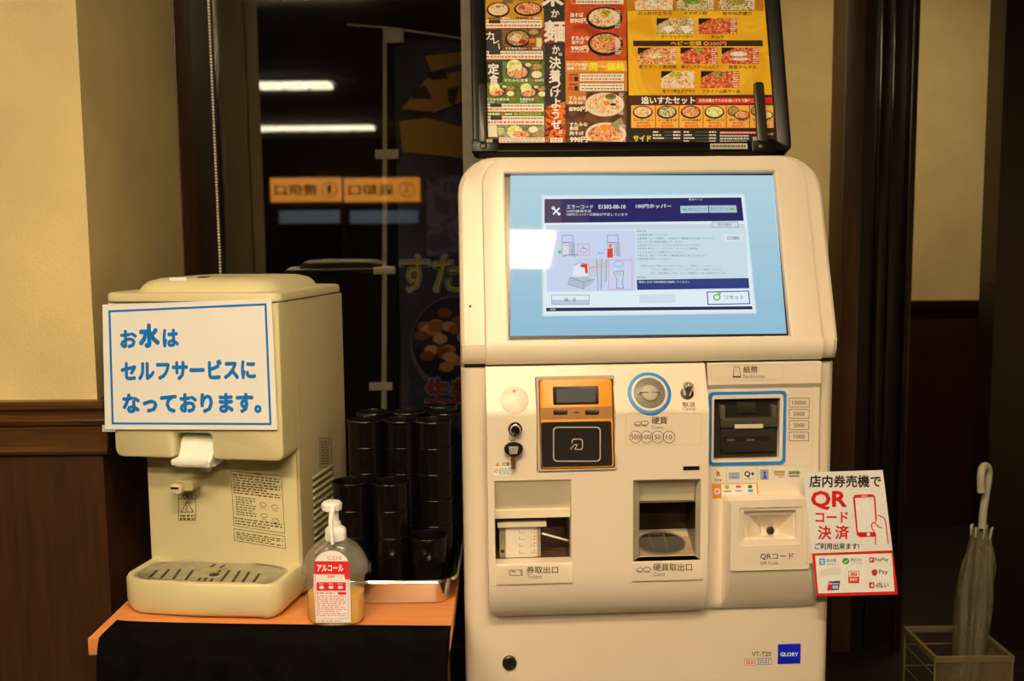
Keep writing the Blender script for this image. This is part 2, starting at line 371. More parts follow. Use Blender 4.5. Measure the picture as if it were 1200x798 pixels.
# counter signs behind the viewer, seen mirrored in the glass
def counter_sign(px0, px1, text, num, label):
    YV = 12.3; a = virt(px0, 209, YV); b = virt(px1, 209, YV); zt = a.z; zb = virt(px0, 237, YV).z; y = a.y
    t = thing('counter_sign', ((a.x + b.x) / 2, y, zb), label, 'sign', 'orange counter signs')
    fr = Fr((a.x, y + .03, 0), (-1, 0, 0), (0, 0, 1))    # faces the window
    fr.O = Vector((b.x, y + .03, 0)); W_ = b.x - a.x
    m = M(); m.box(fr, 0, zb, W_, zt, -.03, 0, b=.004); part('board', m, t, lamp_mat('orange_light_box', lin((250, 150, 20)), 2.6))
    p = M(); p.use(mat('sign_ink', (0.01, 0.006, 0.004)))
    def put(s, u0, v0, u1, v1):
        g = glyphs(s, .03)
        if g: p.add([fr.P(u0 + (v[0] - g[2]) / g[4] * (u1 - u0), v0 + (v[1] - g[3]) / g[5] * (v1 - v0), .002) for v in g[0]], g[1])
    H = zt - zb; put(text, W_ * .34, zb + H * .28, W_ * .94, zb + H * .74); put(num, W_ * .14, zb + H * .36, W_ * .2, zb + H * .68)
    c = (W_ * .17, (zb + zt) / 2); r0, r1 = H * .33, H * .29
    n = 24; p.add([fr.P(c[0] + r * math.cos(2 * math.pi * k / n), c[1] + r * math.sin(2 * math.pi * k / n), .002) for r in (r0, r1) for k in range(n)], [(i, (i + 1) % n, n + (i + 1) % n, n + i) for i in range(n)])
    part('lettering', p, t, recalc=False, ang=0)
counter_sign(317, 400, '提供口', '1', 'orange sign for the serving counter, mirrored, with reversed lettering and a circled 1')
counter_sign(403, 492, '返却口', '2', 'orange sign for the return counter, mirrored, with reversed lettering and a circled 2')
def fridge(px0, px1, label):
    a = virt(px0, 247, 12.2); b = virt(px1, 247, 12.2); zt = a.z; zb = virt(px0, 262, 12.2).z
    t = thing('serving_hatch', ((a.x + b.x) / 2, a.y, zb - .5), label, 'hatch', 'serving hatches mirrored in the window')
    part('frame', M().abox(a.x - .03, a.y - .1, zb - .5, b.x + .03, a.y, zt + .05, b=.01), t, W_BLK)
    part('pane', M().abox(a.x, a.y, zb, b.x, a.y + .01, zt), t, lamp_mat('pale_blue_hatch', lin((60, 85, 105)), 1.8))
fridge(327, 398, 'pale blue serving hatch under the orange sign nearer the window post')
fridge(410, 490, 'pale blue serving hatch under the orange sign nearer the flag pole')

# bead chain of the blind
def bead_chain():
    Yc = 2.23; a = at(243, -25, Yc); b = at(259, 336, Yc)
    m = M(); n = int((a - b).length / .0068)
    for i in range(n + 1):
        p = a.lerp(b, i / n); r = .0030
        m.lathe(p, [(r * .5, -r * .87), (r * .95, -r * .3), (r * .95, r * .3), (r * .5, r * .87)], seg=7)
    t = thing('blind_chain', (b.x, b.y, b.z), 'white bead chain of a blind hanging by the wooden window post', 'chain')
    part('bead', m, t, mat('bead_plastic', (.9, .86, .78), rough=.3), kind='stuff')
    part('cord', M().tube([a, b], .0006, 5), t, mat('cord', ob(120, 105, 80)))
    m = M().tube([a + Vector((0, .0, 0)), a + Vector((0, 0, .6))], .0012, 5); part('upper_cord', m, t, MATS['cord'])
bead_chain()

# ------------------------------------------------------------------ outside the window: flag on its pole
def promo_flag():
    Y = 3.2; base = at(452, 480, Y)
    t = thing('promo_flag', (base.x, Y, 0), 'tall dim promotional flag with yellow and red lettering outside the dark window', 'flag')
    pm = mat('flag_pole_white', ob(225, 200, 150), rough=.4)
    a = at(451, 32, Y); g = Vector((base.x, Y, 0.0))
    part('pole', M().tube([g, at(450, 480, Y), at(451, 250, Y), a], [.009, .009, .008, .007], 10), t, pm)
    part('cross_arm', M().tube([at(407, 29, Y), a, at(575, 50, Y)], .004, 8), t, pm)
    fr = Fr((0, Y + .02, 0), (1, 0, 0), (0, 0, 1))
    for x0, y0, x1, y1 in ((452, 36, 474, 52), (441, 176, 468, 187), (439, 312, 464, 321), (434, 447, 461, 456)):
        r = fr.R(x0, y0, x1, y1); part('clip', M().box(fr, *r, .01, .03, b=.002), t, pm)
    pf = M(); r = fr.R(466, 45, 600, 490); nx, ny = 16, 40
    V = [fr.P(r[0] + (r[2] - r[0]) * i / nx, r[1] + (r[3] - r[1]) * j / ny, .006 * math.sin(i * .9) + .004 * math.sin(j * .5 + i * .2) - .012) for j in range(ny + 1) for i in range(nx + 1)]
    pf.add(V, [(j * (nx + 1) + i, j * (nx + 1) + i + 1, (j + 1) * (nx + 1) + i + 1, (j + 1) * (nx + 1) + i) for j in range(ny) for i in range(nx)])
    cl = part('cloth', pf, t, mat('flag_cloth', ob(66, 62, 66), rough=.9, vary=.3, nscale=7))
    p = Print(fr, h=.003)
    AM = (190, 128, 46)
    for pts in ([(470, 128), (500, 92), (545, 82), (545, 118), (510, 132)], [(498, 66), (545, 60), (545, 74), (506, 84)], [(468, 142), (500, 138), (545, 150), (545, 186), (472, 178)]): p.poly(pts, AM)
    for pts in ([(481, 106), (498, 100), (507, 116), (484, 116)], [(524, 104), (538, 102), (532, 124), (526, 120)], [(500, 86), (520, 82), (526, 92), (506, 94)]): p.poly(pts, (40, 30, 26))
    p.poly([(500, 208), (600, 200), (600, 300), (500, 300)], food('flag_photo', [(80, 70, 90), (120, 100, 110), (60, 60, 90)], 12))
    for i, (ch, x) in enumerate((('す', 470), ('た', 509), ('み', 548))):
        p.text(ch, x - 3, 297, x + 36, 344, (170, 165, 175), bold=.09); p.text(ch, x, 300, x + 33, 341, (30, 24, 30), bold=.05); p.text(ch, x, 300, x + 33, 341, (215, 190, 60), bold=.01)
    p.ell(535, 404, 54, 58, (110, 96, 100), 40); p.ell(535, 400, 52, 52, (50, 42, 50), 40)
    for i in range(34):
        aa = random.random() * 6.28; q = random.random() ** .5
        p.ell(533 + 42 * q * math.cos(aa), 398 + 33 * q * math.sin(aa), 9, 6, random.choice([(205, 132, 82), (170, 92, 50), (225, 160, 110), (150, 80, 44)]), 9)
    p.text('生姜', 497, 441, 560, 474, (150, 146, 156), bold=.1); p.text('生姜', 499, 443, 558, 472, (30, 24, 30), bold=.05); p.text('生姜', 500, 444, 557, 471, (190, 60, 36), bold=.01)
    p.done('flag_print', cl)
promo_flag()
struct('wall_street', M().abox(-3.5, 7.2, 0, 0.6, 7.4, 3.2), mat('night_facade', (0.012, 0.008, 0.006), rough=.9, vary=.2))

# ------------------------------------------------------------------ the side table with its black cloth
TZ = 0.675
def side_table():
    a = atz(104, 741, TZ); b = atz(538, 745, TZ); c = atz(547, 668, TZ)
    yf = 1.515; x0, x1, yb = a.x + .008, -.103, 2.0
    t = thing('side_table', ((x0 + x1) / 2, (yf + yb) / 2, 0), 'low orange wood side table covered with a black cloth under the water dispenser', 'table')
    ow = wood('orange_laminate', ob(218, 126, 58), ob(228, 138, 68), rough=.32, sc=(1, 12, 12))
    part('tabletop', M().abox(x0, yf, TZ - .028, x1, yb, TZ, b=.002), t, ow)
    for lx in (x0 + .05, x1 - .05):
        for ly in (yf + .06, yb - .06): part('leg', M().abox(lx - .02, ly - .02, 0, lx + .02, ly + .02, TZ - .028), t, ow)
    return x0, x1, yf, yb
tx0, tx1, tyf, tyb = side_table()
def cloth():
    xa, xb = at(109, 750, 1.5).x, at(524, 750, 1.5).x
    nx, rows = 60, []
    prof = [(1.585, TZ + .0015), (1.55, TZ + .0016), (1.525, TZ + .002), (1.513, TZ + .001), (1.508, TZ - .008), (1.506, TZ - .05), (1.504, TZ - .15), (1.502, TZ - .3), (1.50, TZ - .45), (1.498, .06)]
    V = []
    for k, (y, z) in enumerate(prof):
        for i in range(nx + 1):
            s = i / nx; drop = max(0, (TZ - z)) ; wv = .010 * drop * math.sin(s * 38) + .014 * drop * math.sin(s * 17 + 1) - .008 * drop
            # the back edge of the cloth lies higher up the table at its left end
            yy = y if k > 2 else y - (.05 * (1 - s) ** .5 * 0 + (.04 if k == 0 else .02 if k == 1 else 0) * (s ** .6))
            V.append(Vector((xa + (xb - xa) * s + (.004 * math.sin(z * 30)), yy + wv, z)))
    F_ = [(k * (nx + 1) + i, k * (nx + 1) + i + 1, (k + 1) * (nx + 1) + i + 1, (k + 1) * (nx + 1) + i) for k in range(len(prof) - 1) for i in range(nx)]
    m = M(); m.add(V, F_)
    o = part('table_cloth', m, None, mat('black_cloth', (0.004, 0.0036, 0.0036), rough=.95, vary=.2, bump=.3, bscale=900, spec=.03), ang=60)
    finish(o, 'black cloth hanging over the front of the side table', 'cloth')
    md = o.modifiers.new('thick', 'SOLIDIFY'); md.thickness = .0012; md.offset = 1
cloth()

# ------------------------------------------------------------------ the water dispenser
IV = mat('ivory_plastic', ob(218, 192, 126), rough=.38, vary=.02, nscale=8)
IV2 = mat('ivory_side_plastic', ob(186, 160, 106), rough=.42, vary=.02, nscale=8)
DYAW = math.radians(-10)
DU = Vector((math.cos(DYAW), math.sin(DYAW), 0))
DF = Fr(at(326, 503, 1.62), DU, Z)
def water_dispenser():
    bz = TZ - DF.O.z                                 # v of the table top
    vt = DF.uv(322, 352)[1] - .004
    c = DF.P(-.15, bz, -.15)
    t = thing('water_dispenser', c, 'ivory countertop water dispenser with a paper sign on its front', 'dispenser', rz=DYAW)
    U0, U1 = DF.uv(134, 520)[0], .008; vb = DF.uv(320, 541)[1]; D = -.30
    # body column
    b0, b1 = U0 + .020, U1 - .004
    m = M(); m.box(DF, b0, bz + .012, b1, vb + .05, D, -.062, r=.006, b=.006); part('body', m, t, IV)
    # head with the notch for the push lever
    n0, n1 = DF.uv(203, 520)[0], DF.uv(248, 520)[0]; nv = DF.uv(225, 508)[1]
    def prof(v0, v1, ra=.014):
        return v0, v1
    m = M(); fro = .0
    Wd = U1 - U0; top = vt
    # outline with a notch, walked counter-clockwise
    def arc(cx, cy, r, a0, a1, n=4): return [(cx + r * math.cos(math.radians(a0 + (a1 - a0) * k / n)), cy + r * math.sin(math.radians(a0 + (a1 - a0) * k / n))) for k in range(n + 1)]
    r = .014; r2 = .008
    out = arc(U0 + r, vb + r, r, 180, 270) + arc(n0 - r2, vb + r2, r2, 270, 360) + arc(n0 + r2, nv - r2, r2, 180, 90) + arc(n1 - r2, nv - r2, r2, 90, 0) + arc(n1 + r2, vb + r2, r2, 180, 270) + arc(U1 - r, vb + r, r, 270, 360) + [(U1, top), (U0, top)]
    def ins(P_, d):
        Q = []; n = len(P_)
        for i in range(n):
            a, b_, c_ = Vector(P_[i - 1]), Vector(P_[i]), Vector(P_[(i + 1) % n])
            e1 = (b_ - a).normalized() if (b_ - a).length > 1e-9 else Vector((1, 0)); e2 = (c_ - b_).normalized() if (c_ - b_).length > 1e-9 else e1
            nn = (Vector((-e1.y, e1.x)) + Vector((-e2.y, e2.x)));
            nn = nn.normalized() if nn.length > 1e-6 else Vector((0, 1)); Q.append(tuple(b_ + nn * d))
        return Q
    m.loops([[DF.P(u, v, h) for u, v in P_] for P_, h in ((out, -.11), (out, -.006), (ins(out, .0015), -.002), (ins(out, .005), 0))]); part('head', m, t, IV)
    m = M(); m.box(DF, n0 + .002, vb + .0, n1 - .002, nv, -.109, -.052); part('notch_back', m, t, IV)
    # side casing behind the head, full height
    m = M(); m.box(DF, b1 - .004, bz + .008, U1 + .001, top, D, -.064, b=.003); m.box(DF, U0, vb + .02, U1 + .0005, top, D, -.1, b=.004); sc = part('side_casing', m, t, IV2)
    # louvres on the side
    SF = Fr(DF.P(U1 + .001, 0, 0), -DF.N, Z)
    la, lb = SF.uv(371, 640), SF.uv(392, 640)
    vt0, vt1 = SF.uv(374, 575)[1], SF.uv(374, 640)[1]
    k = 11
    vtop, vbot = SF.uv(390, 545)[1], SF.uv(378, 640)[1]
    for i in range(12):
        v = vtop + (vbot - vtop) * i / 11
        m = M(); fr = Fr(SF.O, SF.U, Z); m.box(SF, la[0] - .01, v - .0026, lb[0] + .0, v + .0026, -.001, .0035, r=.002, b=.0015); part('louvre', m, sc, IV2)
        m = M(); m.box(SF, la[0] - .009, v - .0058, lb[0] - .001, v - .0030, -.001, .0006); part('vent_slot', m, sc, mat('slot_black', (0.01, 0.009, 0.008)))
    p = Print(SF, h=.0008); p.frame(374, 513, 388, 548, .7, (120, 100, 66)); p.dashes(376, 516, 386, 545, 9, (110, 92, 60), .5, 4); p.done('side_label', sc)
    # lid: flat plate with overhanging lip, domed raised centre
    lt = DF.uv(322, 344)[1]
    m = M(); m.box(Fr(DF.P(0, top, 0), DU, -DF.N), U0 - .004, -.004, U1 + .002, -D + .002, .001, .017, r=.02, b=.006, seg=5); ld = part('lid', m, t, IV)
    F2 = Fr(DF.P(0, top + .016, 0), DU, -DF.N)
    m = M(); L = []
    for ins_, h in ((0, 0), (.006, .010), (.014, .017), (.03, .022), (.06, .0235)): L.append([F2.P(u, v, h) for u, v in rrect(U0 + .03, .012, U1 - .02, -D - .03, .05, 6, ins_)])
    m.loops(L, False, True); part('lid_dome', m, ld, IV)
    p = M(); p.use(ink(60, 54, 44)); lf = Fr(DF.P(0, top + .031, -.045), DU, -DF.N * .8 + Z * .6)
    part('lid_label', M().box(F2, U0 + .098, .03, U0 + .130, .075, .019, .0245, b=.001), ld, ink(236, 220, 180))
    m = M(); m.use(ink(50, 44, 36))
    for k in range(4): m.box(F2, U0 + .104 + .005 * k, .036 + .007 * k, U0 + .110 + .005 * k, .046 + .006 * k, .0245, .0249)
    part('lid_print', m, ld)
    part('lid_slot', M().box(F2, U0 + .136, .055, U0 + .15, .075, .015, .0243), ld, MATS['slot_black'])
    # push lever
    a = DF.uv(207, 540, -.0)[0]; b_ = DF.uv(247, 540)[0]; m = M()
    prof_ = [(.006, vb - .012), (.007, vb - .004), (-.004, vb + .002), (-.012, vb + .014), (-.017, vb + .028), (-.026, vb + .036), (-.045, vb + .036), (-.045, vb - .012), (-.01, vb - .014)]
    L = [[DF.P(u, v, h) for h, v in prof_] for u in (n0 + .006, n0 + .008, n1 - .004, n1 - .002)]; m.loops(L)
    m.box(DF, n0 - .002, vb - .010, n1 - .006, vb + .001, -.03, .009, r=.004, b=.003)
    part('push_lever', m, t, mat('lever_plastic', ob(238, 222, 180), rough=.35))
    # nozzle and bolt under the head
    q = DF.uv(243, 545, -.05); m = M(); m.lathe(DF.P(q[0], q[1] - .004, -.045), [(.008, -.006), (.010, -.002), (.010, .02)], 16); part('nozzle', m, t, MATS['lever_plastic'])
    q = DF.uv(261, 542, -.06); m = M(); m.lathe(DF.P(q[0], q[1], -.066), [(.005, 0), (.005, .005), (.004, .0065)], 12, ax=DF); part('screw', m, t, mat('steel', (.6, .58, .54), rough=.3, metal=1))
    # small hot water tap
    q = DF.R(205, 562, 228, 577, -.04); m = M()
    m.box(DF, q[0] + .004, q[1] + .003, q[2], q[3], -.066, -.035, r=.006, b=.004); m.box(DF, q[0], q[1] + .001, q[2] - .016, q[3] - .004, -.05, -.022, r=.005, b=.003)
    part('hot_water_tap', m, t, IV); part('tap_slot', M().box(DF, q[0] + .002, q[1] + .010, q[2] - .020, q[1] + .0135, -.03, -.0212), t, MATS['slot_black'])
    # printed instructions on the recessed back
    BF = Fr(DF.P(0, 0, -.062), DU, Z); K_ = (84, 66, 34)
    p = Print(BF, h=.0004)
    p.frame(209, 579.5, 230, 610, .7, K_); p.line([(209, 584.5), (230, 584.5)], .6, K_); p.text('⚠警告', 212, 580.5, 227, 584, K_, .02); p.line([(212.5, 600), (227, 600), (219.5, 587.5), (212, 600.5)], .9, K_)
    p.line([(218, 591), (220, 594), (218, 596.5), (220.5, 598.5)], .8, K_); p.dashes(211, 602.5, 229, 609.5, 2, K_, .6, 4)
    p.done('hot_water_warning', t)
    pre = quadmap((270.5, 551.5), (330, 557.5), (335.5, 647), (275, 637), 60, 90)
    p = Print(BF, h=.0004, pre=pre); p.frame(0, 0, 60, 68, .5, K_); p.text('ご注意', 26, -1, 36, 2, K_, .02)
    p.dashes(2, 3, 58, 28, 8, (104, 84, 48), .5, 5, 2); p.dashes(4, 30, 28, 54, 8, (112, 92, 56), .45, 4, 3); p.dashes(2, 56, 58, 66, 3, (112, 92, 56), .45, 5, 4)
    for ex, ey in ((36, 37), (50, 38), (37, 50), (50, 54)): p.circ(ex, ey, 4, 2.6, .5, K_); p.line([(ex - 3, ey + 4), (ex + 3, ey + 5)], .5, K_)
    p.frame(0, 71, 60, 86, .5, K_); p.dashes(3, 74, 58, 84, 4, (112, 92, 56), .45, 5, 5); p.done('instruction_label', t)
    # drip tray housing
    hT = .06; v0, v1 = bz, DF.uv(325, 690, hT)[1]
    W0, W1 = DF.uv(141, 690, .045)[0], U1 + .002
    def outl(ins_=0, back=-.075):
        a, b2 = W0 + ins_, W1 - ins_; r = .03; f = hT - ins_
        P_ = [(a, back), (a, f - .035)] + arc(a + r, f - .012 - r * .6, r, 180, 120, 4)
        P_ = [(a, back), (a, .02), (a + .004, .032), (a + .014, .042), (a + .03, .049), ((a + b2) / 2, f), (b2 - .03, .049 + (f - hT)), (b2 - .014, .043), (b2 - .004, .033), (b2, .02), (b2, back)]
        return P_
    def lp(v, i, bk=-.075): return [DF.P(u, v, h) for u, h in outl(i, bk)]
    m = M(); m.loops([lp(v0 + .004, .010), lp(v0 + .010, .004), lp(v0 + .02, 0), lp(v1 - .004, 0), lp(v1, .003), lp(v1, .012, -.068), lp(v1 - .007, .015, -.066)], True, True)
    tr = part('drip_tray', m, t, IV, ang=50)
    for fu in (W0 + .04, W1 - .04):
        for fh in (.02, -.25): part('foot', M().lathe(DF.P(fu, bz + .0005, fh), [(.009, 0), (.009, .012)], 14), t, mat('rubber', (.02, .02, .02), rough=.8))
    # steel grille with round-cornered slots
    gv = v1 - .0035
    def el(sc_): return [DF.P((W0 + W1) / 2 + (W1 - W0) * .455 * sc_ * x, gv + dv, -.012 + .056 * sc_ * y) for x, y in shp]
    shp = []
    for kx in range(41):
        s = -1 + 2 * kx / 40; shp.append((s, .72 + .18 * math.cos(s * 1.45) if abs(s) < .93 else .60))
    for kx in range(41):
        s = 1 - 2 * kx / 40; shp.append((s, -.25 - .72 * math.sqrt(max(0, 1 - (abs(s) ** 2.4)))))
    dv = -.0015; A = el(1); dv = .0012; B = el(1); B2 = el(.97); dv = -.001; B3 = el(.94)
    m = M(); m.loops([A, B, B2, B3], True, True)
    gr = part('drain_grille', m, tr, mat('brushed_steel', ob(196, 176, 136), rough=.34, metal=.75, vary=.08, nscale=60))
    TF = Fr(DF.P(0, gv - .001, 0), DU, -DF.N)
    for x0, y0, x1, y1 in [(173, 679, 184, 668), (187, 679, 198, 667), (202, 680, 211, 667), (216, 681, 226, 668)] + [(258, 682, 269, 668), (271, 684, 281, 669), (283, 684, 292, 670), (294, 686, 304, 672)] + [(231, 681, 235, 677), (238, 682, 242, 677), (245, 683, 249, 678)] + [(247, 664, 252, 661), (258, 665, 263, 662), (256, 670, 258, 668)]:
        a, b2 = TF.uv(x0, y0, .0005), TF.uv(x1, y1, .0005); d = (Vector(b2) - Vector(a)).normalized(); n = Vector((-d.y, d.x)) * .0022
        P_ = [Vector(a) + n, Vector(a) - n, Vector(b2) - n, Vector(b2) + n]
        m = M(); m.prism(TF, [(q[0], q[1]) for q in P_], 0, .0006); part('slot', m, gr, MATS['slot_black'])
    a = TF.uv(251, 673, .0005); m = M(); m.lathe(TF.P(a[0], a[1], 0), [(.0085, 0), (.0085, .0007)], 20, ax=TF); part('drain_hole', m, gr, MATS['slot_black'])
    return t
water_dispenser()
def water_sign():
    corners = [(120.5, 357), (318.5, 350.5), (325.5, 503.5), (123.5, 503)]
    # the laminated sheet hangs in front of the head, jutting out past its left edge
    h = .004; fr = Fr(DF.P(0, 0, h), DU, Z)
    P_ = [fr.uv(*c) for c in corners]
    t = thing('paper_sign', fr.P((P_[2][0] + P_[3][0]) / 2, P_[2][1], 0), 'laminated white sign with blue Japanese self service lettering on the water dispenser', 'sign', rz=DYAW)
    m = M(); m.prism(fr, [P_[3], P_[2], P_[1], P_[0]], 0, .0012); part('sheet', m, t, mat('laminated_paper', ob(242, 224, 192), rough=.4, vary=.012, nscale=6, spec=.4))
    B = (22, 112, 168); pre = quadmap(*corners, 200, 150)
    p = Print(fr, h=.0014, pre=pre)
    p.ring([(7, 7), (194, 4.5), (193.5, 144.5), (8, 144)], [(9.5, 9.5), (191.5, 7), (191, 142), (10.5, 141.5)], B)
    p.text('お', 20, 31, 40, 53, B, .07); p.text('水', 42, 24, 67, 53, B, .09); p.text('は', 70, 31, 89, 53, B, .07)
    p.text('セルフサービスに', 20, 68, 178, 92, B, .07); p.text('なっております。', 21, 107, 183, 131, B, .07)
    p.done('lettering', t)
    p = Print(fr, h=.0016); p.done if 0 else None
    # edge of a second sheet peeping out below left
    m = M(); q = [fr.uv(119.5, 498), fr.uv(119.5, 506), fr.uv(135, 506), fr.uv(135, 500)]; m.prism(fr, q, -.0012, -.0006); part('backing_sheet', m, t, mat('grey_paper', ob(190, 180, 160)))
water_sign()

# ------------------------------------------------------------------ steel tray and the cups
def steel_tray():
    xA = atz(398, 708, TZ).x; xB = atz(525, 706, TZ).x; yf = atz(470, 708, TZ).y; yb = 2.04
    st = mat('polished_steel', (.72, .70, .66), rough=.16, metal=1, vary=.03)
    t = thing('steel_tray', ((xA + xB) / 2, (yf + yb) / 2, TZ), 'shallow stainless steel tray holding the stacks of black cups', 'tray')
    fr = Fr((0, 0, TZ), (1, 0, 0), (0, 1, 0)); H = .047
    def q(e, h): return [fr.P(u, v, h) for u, v in rrect(xA - e, yf - e, xB + e, yb + e, .022 + e, 5)]
    m = M(); m.loops([q(-.008, .0005), q(-.002, .002), q(0, .008), q(.008, H - .004), q(.015, H - .001), q(.017, H - .002), q(.018, H - .0045), q(.0155, H), q(.0085, H - .0005), q(.0065, H - .004), q(-.0015, .009), q(-.009, .0028)])
    part('basin', m, t, st, ang=50)
    return xA, xB, yf, yb
sx0, sx1, syf, syb = steel_tray()
CUPM = mat('black_melamine', (.004, .0035, .0035), rough=.22, vary=.1, spec=.35)
def make_cup(name='cup'):
    me_m = M(); r = .0325
    pr = [(.0255, 0), (.0268, .001), (.0278, .008), (.0290, .0415), (.0302, .0420), (.0312, .0440), (.0313, .0475), (.0318, .070), (.0325, .0915), (.0335, .0925), (.0337, .0945), (.0330, .0958), (.0318, .0960), (.0312, .0940), (.0306, .070), (.0300, .050), (.0275, .042), (.0262, .010), (.0240, .006)]
    me_m.lathe((0, 0, 0), pr, 32); return me_m
_cup_mesh = None
def cup(x, y, z, label, group):
    global _cup_mesh
    if _cup_mesh is None:
        m = make_cup(); o = part('cup', m, None, CUPM, ang=40); _cup_mesh = o.data
        # keep origin at the base centre
        o.matrix_world = Matrix.Translation((x, y, z))
    else:
        o = bpy.data.objects.new('cup', _cup_mesh); C.objects.link(o); o.matrix_world = Matrix.Translation((x, y, z))
    return finish(o, label, 'cup', group)
ORD = ['top', 'second from top', 'third from top', 'fourth from top', 'fifth from top', 'bottom']
def stacks():
    zb = TZ + .0035
    for px, py, Y, n, nm in ((411, 549, 1.735, 3, 'front row stack beside the dispenser'), (457, 550, 1.73, 3, 'front row stack in the middle'), (501.5, 625, 1.72, 1, 'front row'),
                             (428, 478, 1.815, 5, 'second row stack beside the dispenser'), (470, 479, 1.81, 5, 'second row stack in the middle'), (507.5, 487, 1.80, 5, 'second row stack behind the single short cup'),
                             (437, 474, 1.895, 5, 'back row stack beside the dispenser'), (478, 474, 1.895, 5, 'back row stack in the middle'), (521, 478, 1.885, 5, 'third row stack beside the ticket machine'), (516, 473, 1.962, 5, 'rearmost stack beside the ticket machine')):
        p = at(px, py, Y); x, y = p.x, p.y
        for k in range(n):
            lv = n - 1 - k; w_ = 'bottom' if (k == 0 and n > 1) else ORD[lv]
            if n == 1: lb = 'single short black cup standing at the front right of the steel tray'
            else: lb = 'black cup, %s of the %s' % (w_, nm)
            cup(x, y, zb + .048 * k, lb, 'black cups stacked on the steel tray')
stacks()

# ------------------------------------------------------------------ alcohol hand pump bottle
def bottle():
    Y = 1.575; c = at(395, 728, Y); cx = c.x; t = thing('pump_bottle', (cx, Y, TZ), 'translucent pump bottle half full of amber alcohol with a red and white label', 'bottle')
    def zz(y): return at(395, y, Y).z
    def hw(xl, xr_): return (at(xr_, 700, Y).x - at(xl, 700, Y).x) / 2
    z0 = TZ + .001
    prof = [(hw(372, 422), z0), (hw(366, 426), z0 + .002), (hw(363, 429), z0 + .008), (hw(363, 429), zz(700)), (hw(362.5, 429.5), zz(678)), (hw(361, 430.5), zz(672)), (hw(356.5, 434), zz(669)), (hw(356, 434), zz(664)), (hw(358, 432), zz(655)), (hw(363, 427), zz(646)), (hw(370, 419), zz(638)), (hw(378, 411), zz(633)), (hw(382, 407), zz(630))]
    def lp(r, z, s=.62, e=0):
        n = 36; P_ = []
        for k in range(n):
            a = 2 * math.pi * k / n; ca, sa = math.cos(a), math.sin(a); ex = .75
            P_.append(Vector((cx + (r - e) * math.copysign(abs(ca) ** ex, ca), Y + (min(r, .034) * s / .62 * 0.78 - e) * math.copysign(abs(sa) ** ex, sa), z)))
        return P_
    m = M(); m.loops([lp(r, z) for r, z in prof]); part('shell', m, t, clear('milky_plastic', (.97, .96, .93), gloss=.03, edge=.08, body=.15, bodycol=(.74, .72, .66), rough=.2), ang=50)
    zl = zz(692)
    m = M(); m.loops([lp(r, z, e=.0012) for r, z in ((prof[1][0], z0 + .003), (prof[3][0], z0 + .009), (prof[3][0], zl - .001), (prof[3][0], zl))]); part('liquid', m, t, mat('amber_liquid', (1.0, .52, .06), rough=.3, vary=.02, emit=None), ang=50)
    # collar, pump neck, head, spout
    wp = mat('white_pump_plastic', ob(244, 230, 200), rough=.35); O = Vector((cx + .002, Y, 0))
    q = hw(379, 404)
    part('collar', M().lathe(O, [(q * .9, zz(632)), (q, zz(631)), (q * .97, zz(620)), (q * .85, zz(618)), (q * .55, zz(616)), (q * .5, zz(611)), (.006, zz(610)), (.0055, zz(598))], 24), t, wp)
    x0 = cx - .002
    part('pump_head', M().lathe(Vector((cx - .003, Y, 0)), [(.0, zz(600)), (.009, zz(599.5)), (hw(379, 402), zz(596.5)), (hw(378.5, 402.5), zz(590)), (hw(381, 400), zz(587.5)), (.001, zz(586.8))], 24), t, wp)
    a = at(391, 594, Y - .012); pts = [a, at(389, 600, Y - .024), at(387.5, 612, Y - .028), at(388, 625, Y - .03), at(390, 638, Y - .031)]
    part('spout', M().tube(pts, [.0045, .0042, .004, .0036, .003], 12), t, wp)
    # label
    ymin = Y - .034 * .78 - .0009
    fr = Fr((0, ymin, 0), (1, 0, 0), Z)
    for pm_ in (0,):
        p = Print(fr, h=.0003); WH = (244, 224, 198); RD = (226, 44, 44); PK = (222, 96, 84)
        shape = [(370, 729), (410, 729), (410, 728)] + [(389.5 + 20 * math.cos(math.radians(a_)), 663 - 18 * math.sin(math.radians(a_))) for a_ in range(0, 181, 15)] + [(368, 700)]
        shape = [(370.5, 729.5), (411.5, 729.5), (409.5, 666)] + [(388.5 + 20.5 * math.cos(math.radians(a_)), 663 - 18 * math.sin(math.radians(a_))) for a_ in range(0, 181, 15)] + [(367.5, 690)]
        p.poly(shape[::-1], WH); p.poly([(368, 657.5), (409, 657.5), (410, 679), (405, 679), (403, 672.5), (368, 672.5)], RD)
        p.text('CDS', 383.5, 651.5, 400.5, 656, (196, 120, 96), 0.0); p.text('アルコール', 371.5, 661.5, 402.5, 669.5, (250, 236, 220), .05)
        p.text('除菌用', 384, 674, 392, 677, RD, .02); p.frame(369, 672.5, 408.5, 725, .5, PK, 2)
        p.rect(371, 682, 405.5, 692, RD)
        for x_ in (377, 388, 399): p.ell(x_, 688, 3, 2, (244, 214, 196), 10); p.dashes(x_ - 3, 683, x_ + 3, 685, 1, (244, 214, 196))
        p.rr(396, 693.5, 406, 696.5, 1, RD); p.dashes(371, 697, 406, 722, 11, (226, 130, 112), .45, 5, 8); p.dashes(371, 693, 392, 696.5, 1, (226, 130, 112), .45, 5, 8)
        p.dashes(372, 726.5, 400, 728.5, 1, (226, 130, 112), .6, 5, 8); p.done('label', t)
bottle()

